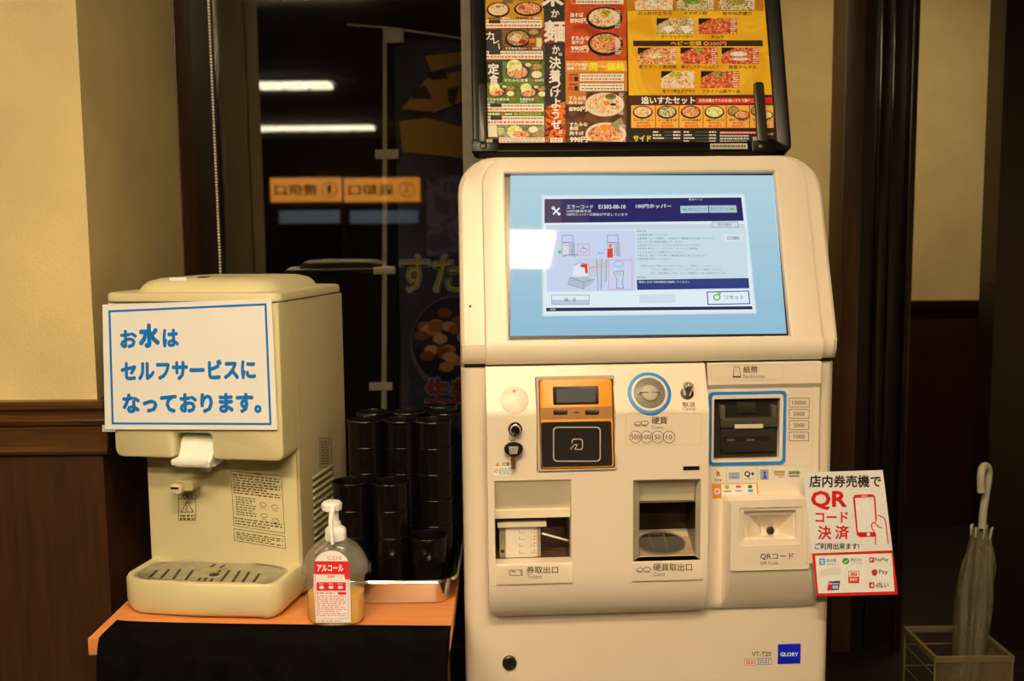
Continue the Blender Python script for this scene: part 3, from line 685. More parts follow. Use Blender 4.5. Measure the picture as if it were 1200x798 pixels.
# ------------------------------------------------------------------ the ticket machine
KYAW = math.radians(3); KU = Vector((math.cos(KYAW), math.sin(KYAW), 0))
KF = Fr(at(762, 425, 1.66), KU, Z); KN = KF.N
WP = mat('white_machine_plastic', ob(234, 203, 156), rough=.32, vary=.012, nscale=5, spec=.5)
WP2 = mat('white_machine_shell', ob(228, 197, 150), rough=.36, vary=.015, nscale=5)
WPI = mat('white_inner_plastic', ob(222, 194, 144), rough=.4, vary=.02, nscale=9)
BLKP = mat('black_plastic', (.012, .011, .010), rough=.35)
DKG = mat('dark_grey_plastic', (.028, .024, .018), rough=.32, vary=.08)
UL, UR = -.318, .324; DL, DR = -.277, .292; LH = .035
LFm = Fr(KF.P(0, 0, LH), KU, Z)                 # plane of the proud coin and ticket door
vtilt = LFm.uv(760, 482)[1]
TFm = Fr(KF.P(0, -.002, 0), KU, (Z * (-.002 - vtilt) - KN * LH))   # its tilted top strip
VB = KF.uv(760, 719)[1]
SEAM = LFm.uv(830.5, 560)[0]
def plate(us, vs_, holes, fn, back=.03):
    m = M(); nu, nv = len(us), len(vs_)
    hole = lambda u, v: any(a < u < c and b < v < d for a, b, c, d in holes)
    V = [fn(u, v, 0) for v in vs_ for u in us]; B = [fn(u, v, -back) for v in vs_ for u in us]
    cell = {}; F_ = []
    for j in range(nv - 1):
        for i in range(nu - 1):
            cell[i, j] = not hole((us[i] + us[i + 1]) / 2, (vs_[j] + vs_[j + 1]) / 2)
    n = nu * nv
    for (i, j), ok in cell.items():
        if not ok: continue
        a, b, c, d = j * nu + i, j * nu + i + 1, (j + 1) * nu + i + 1, (j + 1) * nu + i
        F_.append((a, b, c, d)); F_.append((a + n, d + n, c + n, b + n))
        for (di, dj), (p, q) in (((-1, 0), (d, a)), ((1, 0), (b, c)), ((0, -1), (a, b)), ((0, 1), (c, d))):
            if not cell.get((i + di, j + dj), False): F_.append((q, p, p + n, q + n))
    m.add(V + B, F_)
    return m
def spread(a, b, n): return [a + (b - a) * i / n for i in range(n + 1)]
def uniq(L): 
    o = []
    for x in sorted(L):
        if not o or x - o[-1] > 3e-4: o.append(x)
    return o
def bev(o, wd=.0016, seg=2):
    b = o.modifiers.new('edge', 'BEVEL'); b.width = wd; b.segments = seg; b.limit_method = 'ANGLE'; b.angle_limit = math.radians(40); b.harden_normals = False
    return o
def ticket_machine():
    t = thing('ticket_machine', KF.P(0, -KF.O.z, -.15), 'white restaurant ticket machine with blue touch screen, coin and banknote slots', 'machine', rz=KYAW)
    # cabinet with a cavity behind the doors
    HF = Fr(KF.P(0, 0, 0), KU, -KN)              # N points up
    sh = .012
    def arc(cx, cy, r, a0, n=5): return [(cx + r * math.cos(math.radians(a0 + 90 * k / n)), cy + r * math.sin(math.radians(a0 + 90 * k / n))) for k in range(n + 1)]
    r = .022
    full = arc(UL + r, sh + r, r, 180) + arc(UR - r, sh + r, r, 270) + [(UR, .34), (UL, .34)]
    uf = arc(UL + r, sh + r, r, 180) + [(DL + .006, sh), (DL + .006, .11), (DR - .006, .11), (DR - .006, sh)] + arc(UR - r, sh + r, r, 270) + [(UR, .34), (UL, .34)]
    m = M(); m.prism(HF, full, -KF.O.z + .02, VB + .02)
    m.prism(HF, uf, VB + .02, -.006); cab = part('cabinet', m, t, WP2)
    m = M(); m.prism(HF, full, -KF.O.z, -KF.O.z + .02); part('plinth', m, t, BLKP)
    q = KF.uv(597, 776, -sh); m = M(); m.lathe(KF.P(q[0], q[1], -sh), [(.0125, 0), (.0125, .004), (.010, .006), (.004, .006), (.003, .003)], 20, ax=KF); part('cabinet_lock', m, cab, BLKP)
    # dark joint between head and body
    m = M(); m.box(KF, UL + .006, -.007, UR - .006, .006, -.30, -.022); part('joint', m, t, MATS['slot_black'])
    # ---- left door
    ho = [LFm.R(580, 563, 669.5, 660), LFm.R(742, 562, 821, 657), LFm.R(629, 486, 721, 551)]
    ic = [ho[2][0], ho[2][1], ho[2][2], TFm.uv(675, 441)[1]]
    # IC reader hole runs over the tilt: expressed in plate v
    def tiltv(v): return vtilt + v * ((-.002 - vtilt) / TL)
    TL = math.hypot(-.002 - vtilt, LH)
    icv = vtilt + (TL + TFm.uv(675, 441)[1]) * (-.002 - vtilt) / TL
    holes = [ho[0], ho[1], (ho[2][0], ho[2][1], ho[2][2], icv)]
    ub = uniq(spread(DL, SEAM, 6) + [x for h in holes for x in (h[0], h[2])] + [DL + .004, DL + .012, DL + .022])
    vc = LFm.uv(700, 668)[1]
    vb_ = uniq([VB, VB + .002, VB + .006, VB + .012] + spread(VB + .018, vc, 6) + [x for h in holes for x in (h[1], h[3])] + [vtilt - .012, vtilt - .006, vtilt, vtilt + .006, vtilt + .012, -.002])
    def prof(v, top, curve, D):
        h = top
        if v < curve: x = min(1, (curve - v) / (curve - VB)); h = top - D * (1 - math.sqrt(max(0, 1 - x * x)))
        return h
    def lf(u, v, h):
        hh = prof(v, LH, vc, .047)
        if v > vtilt: hh = LH * (-.002 - v) / (-.002 - vtilt)
        rr_ = .03
        if v < VB + rr_: e = rr_ - math.sqrt(max(0, rr_ ** 2 - (VB + rr_ - v) ** 2)); u = SEAM + (u - SEAM) * ((SEAM - DL - e) / (SEAM - DL))
        return KF.P(u, v, hh + h)
    o = bev(part('coin_and_ticket_door', plate(ub, vb_, holes, lf), t, WP, ang=30)); ld = o
    # ---- right door
    bh = KF.R(834, 463, 916, 541); qh = KF.R(872, 600, 934, 638)
    ub = uniq(spread(SEAM + .0036, DR, 4) + [bh[0], bh[2], qh[0], qh[2], DR - .004, DR - .012, DR - .022])
    vc2 = KF.uv(900, 696)[1]
    vb_ = uniq([VB, VB + .002, VB + .006, VB + .012, VB + .018] + spread(vc2, -.002, 5) + [bh[1], bh[3], qh[1], qh[3]])
    def rf(u, v, h):
        rr_ = .03; hh = prof(v, .0, vc2, .012)
        if v < VB + rr_: e = rr_ - math.sqrt(max(0, rr_ ** 2 - (VB + rr_ - v) ** 2)); u = SEAM + (u - SEAM) * ((DR - SEAM - e) / (DR - SEAM))
        # the fold below the banknote title
        k = KF.uv(900, 452)[1]
        if v > k - .004: hh += .006 * min(1, (v - k + .004) / .008)
        return KF.P(u, v, hh + h)
    k = KF.uv(900, 452)[1]; vb_ = uniq(vb_ + [k - .004, k, k + .004])
    rd = bev(part('banknote_door', plate(ub, vb_, [bh, qh], rf, back=.02), t, WP, ang=30))
    # ---- ticket outlet
    a = ho[0]; m = M()
    vis0 = LFm.R(580, 563, 669.5, 602); ledge = LFm.R(580, 602, 669.5, 611)
    # visor slopes inwards and down, then a ledge
    def quadp(m_, P_): m_.add(P_, [(0, 1, 2, 3)])
    A = [LFm.P(a[0], a[3], -.004), LFm.P(a[2], a[3], -.004), LFm.P(a[2], vis0[1], -.028), LFm.P(a[0], vis0[1], -.028)]
    m.loops([[LFm.P(u, v, h) for v, h in ((a[3], -.002), (vis0[1] + .002, -.026), (vis0[1], -.020), (ledge[1] + .001, -.018), (ledge[1], -.022), (ledge[1], -.040), (a[3], -.040))] for u in (a[0] - .001, a[2] + .001)])
    part('visor', m, ld, WPI)
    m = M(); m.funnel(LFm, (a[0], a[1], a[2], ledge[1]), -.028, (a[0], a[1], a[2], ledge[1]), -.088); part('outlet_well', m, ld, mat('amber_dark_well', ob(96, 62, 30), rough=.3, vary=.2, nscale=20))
    w_ = LFm.R(586, 620, 634, 659, -.03); m = M(); m.box(LFm, w_[0] - .001, w_[1] + .001, w_[2], w_[3] + .006, -.06, -.034, b=.001); part('ticket_holder', m, ld, mat('holder_metal', ob(176, 150, 104), rough=.35, metal=.3))
    s_ = LFm.R(592.5, 613, 629.5, 659, -.032); fs = Fr(LFm.P(0, 0, -.033), KU, Z)
    m = M(); m.box(LFm, s_[0], s_[1] + .001, s_[2], s_[3], -.034, -.0325); part('ticket_slip', m, ld, ink(226, 200, 158))
    p = Print(fs, h=.0006); s1 = (150, 130, 98)
    for k in range(5):
        y = 624 + k * 8; p.line([(608.5, y - 3), (608.5, y), (615, y)], .6, s1); p.line([(622, y), (623, y - 3)], .6, s1); p.line([(626, y), (626, y - 4), (629, y - 4)], .6, s1); p.line([(624, y), (629, y)], .5, s1)
    p.done('slip_print', ld)
    m = M(); m.tube([LFm.P(*LFm.uv(635, 625, -.04), -.04), LFm.P(*LFm.uv(669, 634, -.04), -.04)], .0022, 8); part('outlet_rod', m, ld, MATS['steel'])
    m = M(); m.box(LFm, *LFm.R(583, 611, 640, 617, -.03), -.05, -.026); part('holder_cap', m, ld, WPI)
    m = M(); m.lathe(LFm.P(*LFm.uv(589, 646, -.034), -.034), [(.0030, 0), (.0030, .001)], 12, ax=LFm); part('holder_screw', m, ld, MATS['slot_black'])
    m = M(); q = LFm.R(582, 661, 671, 684); m.box(LFm, *q, -.004, .0018, r=.001, b=.001); part('ticket_label_plate', m, ld, WP)
    K_ = (78, 64, 44); LP = Fr(LFm.P(0, 0, .0018), KU, Z)
    p = Print(LP); p.frame(597, 667.5, 612, 674.5, .7, K_); p.line([(610, 667.5), (611, 674.5)], .6, K_); p.rect(599.5, 669, 604, 670.2, K_); p.text('券取出口', 617, 663.5, 654, 671.8, K_, .018); p.text('Tickets', 617.5, 673, 635, 678, (120, 100, 70)); p.done('ticket_lettering', ld)
    # ---- coin outlet
    a = ho[1]; v1 = LFm.R(742, 562, 821, 594)[1]
    m = M(); i0 = LFm.R(752, 575, 815, 657, -.02)
    m.loops([[LFm.P(u, v, h) for u, v in P_] for P_, h in (([(a[0], a[1]), (a[2], a[1]), (a[2], a[3]), (a[0], a[3])], -.0005), ([(i0[0] - .004, a[1]), (i0[2], a[1]), (i0[2], a[3] - .010), (i0[0] - .004, a[3] - .010)], -.022))], False, False)
    m.loops([[LFm.P(u, v, h) for v, h in ((a[3] - .009, -.021), (v1, -.034), (v1, -.05), (a[3] - .009, -.05))] for u in (i0[0] - .005, i0[2] + .001)])
    part('visor', m, ld, WPI)
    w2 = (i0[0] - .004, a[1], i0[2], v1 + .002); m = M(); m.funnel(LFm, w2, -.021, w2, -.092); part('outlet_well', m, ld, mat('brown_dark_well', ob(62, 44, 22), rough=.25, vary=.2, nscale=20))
    # sloping floor plate with a round dark coin bowl, clear guard in front
    v_f = a[1] + .001; rise = .027; dp = .066
    CB = Fr(LFm.P((w2[0] + w2[2]) / 2, v_f, -.0215), KU, Z * rise - KN * dp); hw_ = (w2[2] - w2[0]) / 2; ln = math.hypot(rise, dp)
    m = M(); m.box(CB, -hw_, 0, hw_, ln, -.002, 0); fp = part('floor_plate', m, ld, mat('beige_floor_plate', ob(206, 176, 124), rough=.35))
    el_ = lambda rx, ry, h: [CB.P(-.004 + rx * math.cos(2 * math.pi * k / 40), ln * .47 + ry * math.sin(2 * math.pi * k / 40), h) for k in range(40)]
    m = M(); m.loops([el_(hw_ * .90, ln * .45, 0), el_(hw_ * .90, ln * .45, .0018), el_(hw_ * .86, ln * .42, .0022), el_(hw_ * .84, ln * .41, .0004)], False, False); part('bowl_rim', m, fp, mat('smoky_rim', ob(150, 126, 84), rough=.2))
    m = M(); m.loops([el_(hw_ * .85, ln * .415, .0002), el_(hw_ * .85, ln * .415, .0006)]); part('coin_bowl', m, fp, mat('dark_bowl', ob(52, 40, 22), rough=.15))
    m = M()
    for u_ in (-.022, .004): m.box(CB, u_ - .0012, ln * .18, u_ + .0012, ln * .80, .0004, .004, b=.0005)
    m.box(CB, -.022, ln * .78, .004, ln * .82, .0004, .004, b=.0005); part('bowl_guide', m, fp, mat('guide_grey', ob(92, 78, 52), rough=.3))
    m = M(); m.box(LFm, w2[0], a[1] + .001, w2[2], LFm.uv(780, 629, -.023)[1], -.0235, -.0225); part('clear_guard', m, ld, clear('clear_guard', (.92, .90, .84), gloss=.05, edge=.2, body=.06))
    q = LFm.R(740.5, 657, 823, 680); m = M(); m.box(LFm, *q, -.004, .0018, r=.001, b=.001); part('coin_label_plate', m, ld, WP)
    p = Print(LP)
    def coins(p, x, y, s=1):
        p.circ(x, y, 4.2 * s, 2.4 * s, .7, K_, 16); p.circ(x + 8 * s, y - .4, 4.6 * s, 2.9 * s, .7, K_, 16); p.line([(x - 4 * s, y + 1), (x - 3 * s, y + 3 * s), (x + 3 * s, y + 3 * s)], .6, K_); p.line([(x + 5 * s, y + 3 * s), (x + 11 * s, y + 2.8 * s)], .6, K_)
    coins(p, 750, 667.5); p.text('硬貨取出口', 765.5, 660, 811, 669, K_, .018); p.text('Coins', 765.5, 670.5, 779, 675, (110, 92, 64)); p.done('coin_outlet_lettering', ld)
    # ---- IC card reader
    R0 = LFm.R(629, 486, 721, 551); topv = TFm.uv(675, 441)[1]
    # reader stands nearly upright in its own plane
    RFm = Fr(LFm.P(0, R0[1], 0), KU, Z * 1.0 - KN * .17)
    rr0 = RFm.R(629, 440.5, 721, 551, .001)
    m = M(); m.loops([[RFm.P(u, v, h) for u, v in rrect(*r, .002, 2)] for r, h in ((rr0, .004), ((rr0[0] + .0045, rr0[1] + .003, rr0[2] - .0025, rr0[3] - .006), .004), ((rr0[0] + .0045, rr0[1] + .003, rr0[2] - .0025, rr0[3] - .006), -.02))], False, True)
    m.loops([[RFm.P(u, v, h) for u, v in rrect(*rr0, .002, 2)] for h in (-.04, .004)], False, False); rdr = part('reader_surround', m, ld, mat('reader_surround', ob(190, 160, 116), rough=.4))
    OR = mat('orange_reader', ob(240, 146, 30), rough=.3); q = RFm.R(633.5, 444.5, 718.5, 548.5, .008)
    m = M(); m.box(RFm, *q, -.018, .008, r=.006, b=.003, seg=5); ob_ = part('card_reader', m, ld, OR)
    BK = mat('glossy_black', (.022, .021, .020), rough=.12); q2 = Fr(RFm.P(0, 0, .008), RFm.U, RFm.V)
    m = M(); m.box(q2, *q2.R(634.5, 494, 717, 546.5), -.001, .0008, r=.004); part('touch_pad', m, ob_, BK)
    m = M(); m.box(q2, *q2.R(648, 452.5, 701.5, 474), -.001, .0012, r=.002, b=.0006); part('display_frame', m, ob_, BLKP)
    m = M(); m.box(q2, *q2.R(652, 455.5, 697.5, 471.5), .001, .0016, r=.001); part('display', m, ob_, mat('grey_display', ob(92, 84, 78), rough=.15))
    m = M(); m.box(q2, *q2.R(634.2, 477, 717.5, 491), -.001, .0006); part('indicator_strip', m, ob_, mat('brown_strip', ob(170, 108, 50), rough=.35))
    for x0, x1 in ((648.5, 665), (685.5, 702)): m = M(); m.box(q2, *q2.R(x0, 480, x1, 486), .0004, .0016, r=.002, b=.0005); part('indicator_lamp', m, ob_, BLKP)
    p = Print(Fr(q2.P(0, 0, .0008), q2.U, q2.V)); g_ = (186, 160, 122); p.ring(rrect(648, 500, 704, 541, 5, 4), rrect(649.3, 501.3, 702.7, 539.7, 4, 4), g_)
    p.ring(rrect(670, 514, 683, 527, 3, 4), rrect(671, 515, 682, 526, 2.4, 4), g_); p.rect(668, 519, 674, 528, (34, 31, 28)); p.line([(668.5, 526.5), (673, 521), (676.5, 521), (673.5, 526.5), (682, 526.5)], 1.0, g_)
    p.rect(672.5, 482.5, 678.5, 483.8, (40, 24, 10)); p.done('reader_print', ob_)
    # ---- round cover, lock with key, coin slot, cancel lever on the tilted strip
    c = TFm.uv(603, 469); m = M(); m.lathe(TFm.P(c[0], c[1], 0), [(.0235, -.004), (.0235, .0006), (.0225, .0012)], 32, ax=TFm); m2 = M(); part('round_cover', m, ld, WP)
    m = M(); m.lathe(TFm.P(c[0], TFm.uv(603, 458.5)[1], .0012), [(.0028, 0), (.0028, .0006)], 12, ax=TFm); part('cover_keyhole', m, ld, mat('grey_ink', ob(150, 132, 104)))
    c = LFm.uv(603.5, 502.5); CH = mat('chrome', (.75, .72, .66), rough=.1, metal=1)
    m = M(); m.lathe(LFm.P(c[0], c[1], 0), [(.0125, -.004), (.0125, .002), (.0115, .0035), (.009, .0035), (.0085, .012), (.0075, .014)], 26, ax=LFm); lk = part('key_lock', m, ld, CH)
    m = M(); m.box(LFm, c[0] - .0012, c[1] - .008, c[0] + .0012, c[1] + .006, .014, .020); part('inserted_key', m, lk, CH)
    # coin slot
    c = TFm.uv(761, 461); O = TFm.P(c[0], c[1], 0); BL = mat('slot_ring_blue', ob(30, 122, 174), rough=.4)
    p = Print(LFm); rx = .0365
    def disc(nm, r, h, mt, par, r0=None):
        m = M(); m.lathe(TFm.P(c[0], c[1], 0), ([(r, -.004), (r, h - .0004), (r - .0006, h)] if r0 is None else [(r0, -.004), (r, -.004), (r, h - .0004), (r - .0006, h), (r0 + .0005, h), (r0, h - .0004), (r0, -.004)]), 44, ax=TFm, cap0=r0 is None, cap1=r0 is None); return part(nm, m, par, mt)
    cs = disc('coin_slot_ring', .0365, .0012, BL, ld, .0305); disc('coin_slot_collar', .0305, .002, WP, cs, .0265); disc('coin_slot_plate', .0265, .0008, mat('grey_slot_plate', ob(128, 112, 84), rough=.35), cs)
    m = M(); m.lathe(TFm.P(c[0], c[1], .0008), [(.0145, 0), (.0135, .003), (.009, .0055), (.001, .0065)], 28, ax=TFm); m.box(TFm, c[0] - .021, c[1] - .0022, c[0] + .021, c[1] + .0022, .0004, .0035, r=.002, b=.001); part('slot_boss', m, cs, mat('pale_slot_plastic', ob(190, 170, 130), rough=.35))
    m = M(); m.box(TFm, c[0] - .018, c[1] - .0006, c[0] + .018, c[1] + .0006, .003, .0071); part('slot_opening', m, cs, MATS['slot_black'])
    c2 = TFm.uv(805, 461); m = M(); m.lathe(TFm.P(c2[0], c2[1], 0), [(.0110, -.002), (.0110, .0008), (.0100, .001)], 24, ax=TFm); m2 = part('lever_socket', m, ld, BLKP)
    ax2 = Fr(TFm.P(c2[0], c2[1], 0), KU, TFm.V * .9 - TFm.N * .6); m = M(); m.lathe(TFm.P(c2[0], c2[1], .0008), [(.0075, 0), (.0075, .010), (.0090, .0105), (.0090, .0175), (.008, .0185), (.004, .0185), (.0035, .017)], 22, ax=ax2); part('return_lever', m, ld, CH)
    p = Print(LFm, h=.0004)
    coins(p, 747.5, 496); p.text('硬貨', 763.5, 488, 782, 497, K_, .02); p.text('Coins', 763.5, 498.5, 777, 502.5, (110, 92, 64))
    for i, s in enumerate(('500', '100', '50', '10')):
        x = 744.6 + i * 13.1; p.circ(x, 512, 7.2, 7.4, .6, K_); p.text(s, x - 2 - 1.6 * (len(s) - 1), 509.3, x + 2 + 1.6 * (len(s) - 1), 514.7, K_, .008)
    p.text('取消', 799.5, 471, 814, 476, K_, .015); p.text('Cancel', 800, 477, 815, 480.5, (120, 100, 70))
    p.dashes(0, 0, 1, 1, 1, K_) if 0 else None
    p.ring(rrect(733, 484, 822, 521, 3, 3), rrect(733.4, 484.4, 821.6, 520.6, 2.8, 3), (206, 180, 136)); p.done('coin_lettering', ld)
    m = M(); m.box(LFm, *LFm.R(799, 545, 821, 552), -.004, .0006, r=.0005); part('counter_window_frame', m, ld, WPI)
    m = M(); m.box(LFm, *LFm.R(800.5, 546.2, 819.5, 550.8), -.004, .0009); part('counter_window', m, ld, mat('dark_red_window', (.02, .006, .004), rough=.1))
    # caution sticker
    p = Print(LFm, h=.0003); p.rect(578, 540, 600.5, 557, (242, 222, 184)); p.rect(578, 540, 600.5, 546.5, (232, 208, 160)); p.poly([(580, 546), (586, 546), (583, 541)], (210, 150, 20)); p.text('注意', 588, 541.3, 597, 545.7, (60, 50, 34), .02)
    p.circ(581.3, 551.5, 2.4, 2.4, .6, (220, 70, 50)); p.line([(579.8, 553), (583, 550)], .6, (220, 70, 50)); p.dashes(585, 548, 599, 556, 4, (120, 100, 72), .45, 3); p.done('caution_sticker', ld)
    # ---- banknote unit
    RB_ = Fr(KF.P(0, 0, .0), KU, Z)
    o1 = KF.R(830, 458.5, 920.8, 544.8); o2 = KF.R(833.7, 462.2, 917.2, 541, 0)
    m = M(); m.loops([[KF.P(u, v, h) for u, v in rrect(*r, rd_, 6)] for r, rd_, h in ((o1, .008, -.001), (o1, .008, .0016), (o2, .0055, .0016), (o2, .0055, -.001))], False, False); bn = part('banknote_ring', m, rd, BL)
    i1 = KF.R(836.5, 467, 913.5, 538); m = M(); m.loops([[KF.P(u, v, h) for u, v in rrect(*r, .001, 2)] for r, h in ((o2, -.0005), (o2, .0014), (i1, .0008), (i1, -.018))], False, False); part('banknote_collar', m, rd, WP)
    m = M(); m.box(KF, *i1, -.06, -.012); bu = part('banknote_unit', m, rd, DKG)
    BU = Fr(KF.P(0, 0, -.012), KU, Z)
    m = M(); m.box(BU, *BU.R(844, 502, 907, 529), -.001, .006, r=.001, b=.001); part('lower_block', m, bu, DKG)
    m = M(); m.box(BU, *BU.R(843, 489, 910, 500), -.001, .010, r=.002, b=.002); part('intake_lip', m, bu, mat('grey_intake', (.06, .052, .04), rough=.3))
    m = M(); m.box(BU, *BU.R(851, 470, 902, 488), -.001, .0004); part('intake_mouth', m, bu, MATS['slot_black'])
    for x0, x1 in ((842, 848), (902, 908)): m = M(); m.box(BU, *BU.R(x0, 474, x1, 490), -.001, .012, r=.002, b=.002); part('intake_guide', m, bu, mat('smoky_guide', (.10, .09, .07), rough=.2))
    m = M(); m.box(BU, *BU.R(863, 471, 885, 484), 0, .004, r=.001, b=.001); part('roller_block', m, bu, DKG)
    m = M(); q3 = Fr(BU.P(0, 0, .010), KU, Z); m.box(q3, *q3.R(861, 497, 894, 501.8), -.004, .0012); part('marker_strip', m, bu, ink(214, 190, 140))
    q3 = Fr(BU.P(0, 0, .006), KU, Z); m = M(); m.box(q3, *q3.R(847, 511, 903, 517), -.002, .0004); part('note_slot', m, bu, MATS['slot_black'])
    for x in (855, 878): m = M(); m.box(q3, *q3.R(x - 3, 514.5, x + 6, 516.5), 0, .0012); part('roller', m, bu, mat('grey_roller', (.16, .14, .11), rough=.3))
    p = Print(KF, h=.0004)
    for i, s in enumerate(('10000', '5000', '2000', '1000')):
        y = 466.2 + 13.2 * i; p.frame(924.5, y, 948.5 - i * .25, y + 11, .6, K_); w2_ = 8.0 if i == 0 else 6.5; p.text(s, 936.3 - w2_, y + 3.3, 936.3 + w2_, y + 8, K_, .008)
    p.ring(rrect(827, 454, 952, 546, 2, 2), rrect(827.4, 454.4, 951.6, 545.6, 2, 2), (206, 180, 136)); p.done('denomination_lettering', rd)
    TPF = Fr(KF.P(0, 0, .006), KU, Z); p = Print(TPF, h=.0004); p.poly([(860, 429.5), (866.5, 429.5), (868.5, 442.5), (858.5, 442.5)], K_); p.poly([(860.6, 430.2), (865.9, 430.2), (867.6, 440.6), (859.4, 440.6)], (226, 200, 156))
    p.text('紙幣', 871, 429, 888, 437, K_, .02); p.text('Banknotes', 871, 438.7, 896, 443, (130, 110, 78)); p.frame(833, 427, 917, 445, .4, (206, 182, 140)); p.done('banknote_lettering', rd)
    # payment mark stickers
    p = Print(KF, h=.0004)
    pre = lambda x, y: (820 + x / 8.571, 540 + y / 8.567)
    p.pre = pre; xs = [120, 268, 425, 580, 728, 880, 1030]
    p.poly([(120, 66), (1030, 46), (1032, 204), (122, 214)], (232, 208, 162))
    for x in xs[1:-1]: p.line([(x, 60), (x, 210)], 4, (196, 170, 124))
    p.text('R', 170, 104, 208, 156, (190, 40, 40), .04); p.text('Edy', 154, 176, 222, 210, (80, 70, 90), .02)
    p.rect(290, 114, 402, 184, (150, 166, 168)); p.rect(310, 138, 384, 152, (206, 150, 130)); p.line([(306, 128), (386, 126)], 5, (90, 110, 140)); p.line([(306, 164), (386, 164)], 5, (110, 90, 120))
    p.text('Q+', 446, 102, 550, 168, (34, 40, 86), .05); p.dashes(440, 172, 550, 186, 1, (130, 116, 130), .4, 12)
    p.rect(604, 84, 692, 190, (190, 170, 140)); p.rect(614, 90, 686, 186, (150, 146, 168)); p.ell(650, 118, 12, 12, (70, 66, 120)); p.poly([(632, 180), (642, 134), (660, 132), (676, 178)], (90, 88, 140))
    p.rect(744, 98, 856, 118, (140, 156, 110)); p.rect(744, 118, 856, 134, (224, 160, 70)); p.rect(750, 134, 850, 148, (226, 130, 60)); p.text('nimoca', 784, 152, 850, 168, (150, 80, 120), .01)
    p.dashes(894, 100, 1008, 136, 1, (80, 68, 60), .9, 14, 3); p.dashes(894, 140, 1000, 164, 1, (80, 60, 50), .8, 12, 5)
    p.poly([(120, 232), (578, 220), (592, 358), (130, 378)], (238, 130, 40)); p.poly([(214, 234), (566, 228), (576, 352), (220, 368)], (238, 216, 174)); p.ell(174, 304, 32, 32, (236, 214, 180)); p.text('iD', 158, 292, 192, 318, (120, 50, 50), .04)
    p.ell(272, 262, 22, 22, (180, 170, 30)); p.dashes(240, 298, 316, 312, 1, (50, 46, 40), .9, 14); p.rect(362, 244, 412, 272, (226, 96, 110)); p.ell(504, 258, 24, 18, (90, 110, 50)); p.rect(484, 286, 534, 314, (60, 160, 180)); p.rect(484, 330, 542, 346, (200, 50, 66)); p.dashes(362, 292, 420, 312, 1, (100, 130, 150), .8, 14); p.dashes(240, 338, 320, 352, 1, (120, 160, 160), .8, 12); p.dashes(362, 336, 424, 350, 1, (150, 170, 140), .8, 12)
    p.done('payment_stickers', rd)
    # ---- code reader block
    QF = Fr(KF.P(0, 0, LH - .004), KU, Z); base = KF.R(845, 578, 959, 712); top = QF.R(856.5, 586, 949, 668); rim = QF.R(866, 594.5, 939.5, 639)
    def lp2(r, rad, fr, h): return [fr.P(u, v, h) for u, v in rrect(*r, rad, 4)]
    st1 = QF.R(871, 599, 933.5, 633); st2 = QF.R(876, 603, 929, 630, -.01); st3 = QF.R(893, 617, 914, 628, -.035)
    m = M(); m.loops([lp2(base, .006, KF, -.006), lp2((base[0] + .003, base[1] + .02, base[2] - .002, base[3] - .002), .006, KF, .010), lp2((top[0] - .001, top[1] - .001, top[2] + .001, top[3] + .001), .005, QF, -.003), lp2(top, .004, QF, 0), lp2(rim, .004, QF, 0), lp2(rim, .004, QF, -.0015), lp2(st1, .004, QF, -.003), lp2(st1, .003, QF, -.008), lp2(st2, .003, QF, -.010), lp2(st3, .001, QF, -.04)], False, True)
    qb = part('code_reader_block', m, rd, WP, ang=30)
    q4 = Fr(QF.P(0, 0, -.04), KU, Z); c = q4.uv(902.5, 621.5); m = M(); m.lathe(q4.P(c[0], c[1], 0), [(.0070, 0), (.0066, .003), (.004, .0045), (.001, .0048)], 18, ax=q4); part('scanner_eye', m, qb, BLKP)
    p = Print(QF, h=.0004); p.text('QRコード', 891, 648, 930, 656, K_, .016); p.text('QR Code', 891, 658, 912, 662, (110, 92, 64)); p.done('code_reader_lettering', qb)
    # ---- head: slanted screen bezel, lip and shell
    v0 = KF.uv(762, 398)[1]; sl = math.radians(20); SV = Z * math.cos(sl) - KN * math.sin(sl)
    lipn = 10; lipL = .040; th0, th1 = math.radians(20), math.radians(-42)
    path = [(0.0, 0.0)]; 
    for k in range(lipn):
        th = th0 + (th1 - th0) * (k + .5) / lipn; a, b = path[-1]; path.append((a - math.cos(th) * lipL / lipn, b + math.sin(th) * lipL / lipn))
    hs = -path[-1][1] + .003 ; S0 = KF.P(0, v0, hs); SF = Fr(S0, KU, SV)
    vEnd = v0 + path[-1][0]
    stop = (SF.uv(650, 180.5)[1] + SF.uv(850, 179.5)[1]) / 2
    def topround(u0, u1, s1, r, ins=0):
        u0 += ins; u1 -= ins; s1 -= ins; P_ = [(u0, 0), (u1, 0)]
        for cx, a0 in ((u1 - r, 0), (u0 + r, 90)):
            for k in range(9): t_ = math.radians(a0 + 90 * k / 8); P_.append((cx + r * math.cos(t_), s1 - r + r * math.sin(t_)))
        return P_
    dT = [(598, 205.5), (906, 205.5), (921.5, 391), (598, 394)]
    hole_px = [(594.5, 202), (909, 202), (925.5, 394), (594.5, 396)]
    H_ = [SF.uv(*q) for q in hole_px]; hr = ((H_[0][0] + H_[3][0]) / 2, (H_[2][1] + H_[3][1]) / 2, (H_[1][0] + H_[2][0]) / 2, (H_[0][1] + H_[1][1]) / 2)
    def holeloop(nlike, r, h):
        """points on the hole rectangle matched to the outer outline"""
        u0, s0, u1, s1 = r; P_ = [(u0, s0), (u1, s0)]
        for cx in (u1, u0):
            for k in range(9): P_.append((cx, s1))
        return [SF.P(u, s, h) for u, s in P_]
    out = lambda ins, h: [SF.P(u, s, h) for u, s in topround(DL, DR, stop - .004, .05, ins)]
    e_ = .004; hi = (hr[0] + e_, hr[1] + e_, hr[2] - e_, hr[3] - e_)
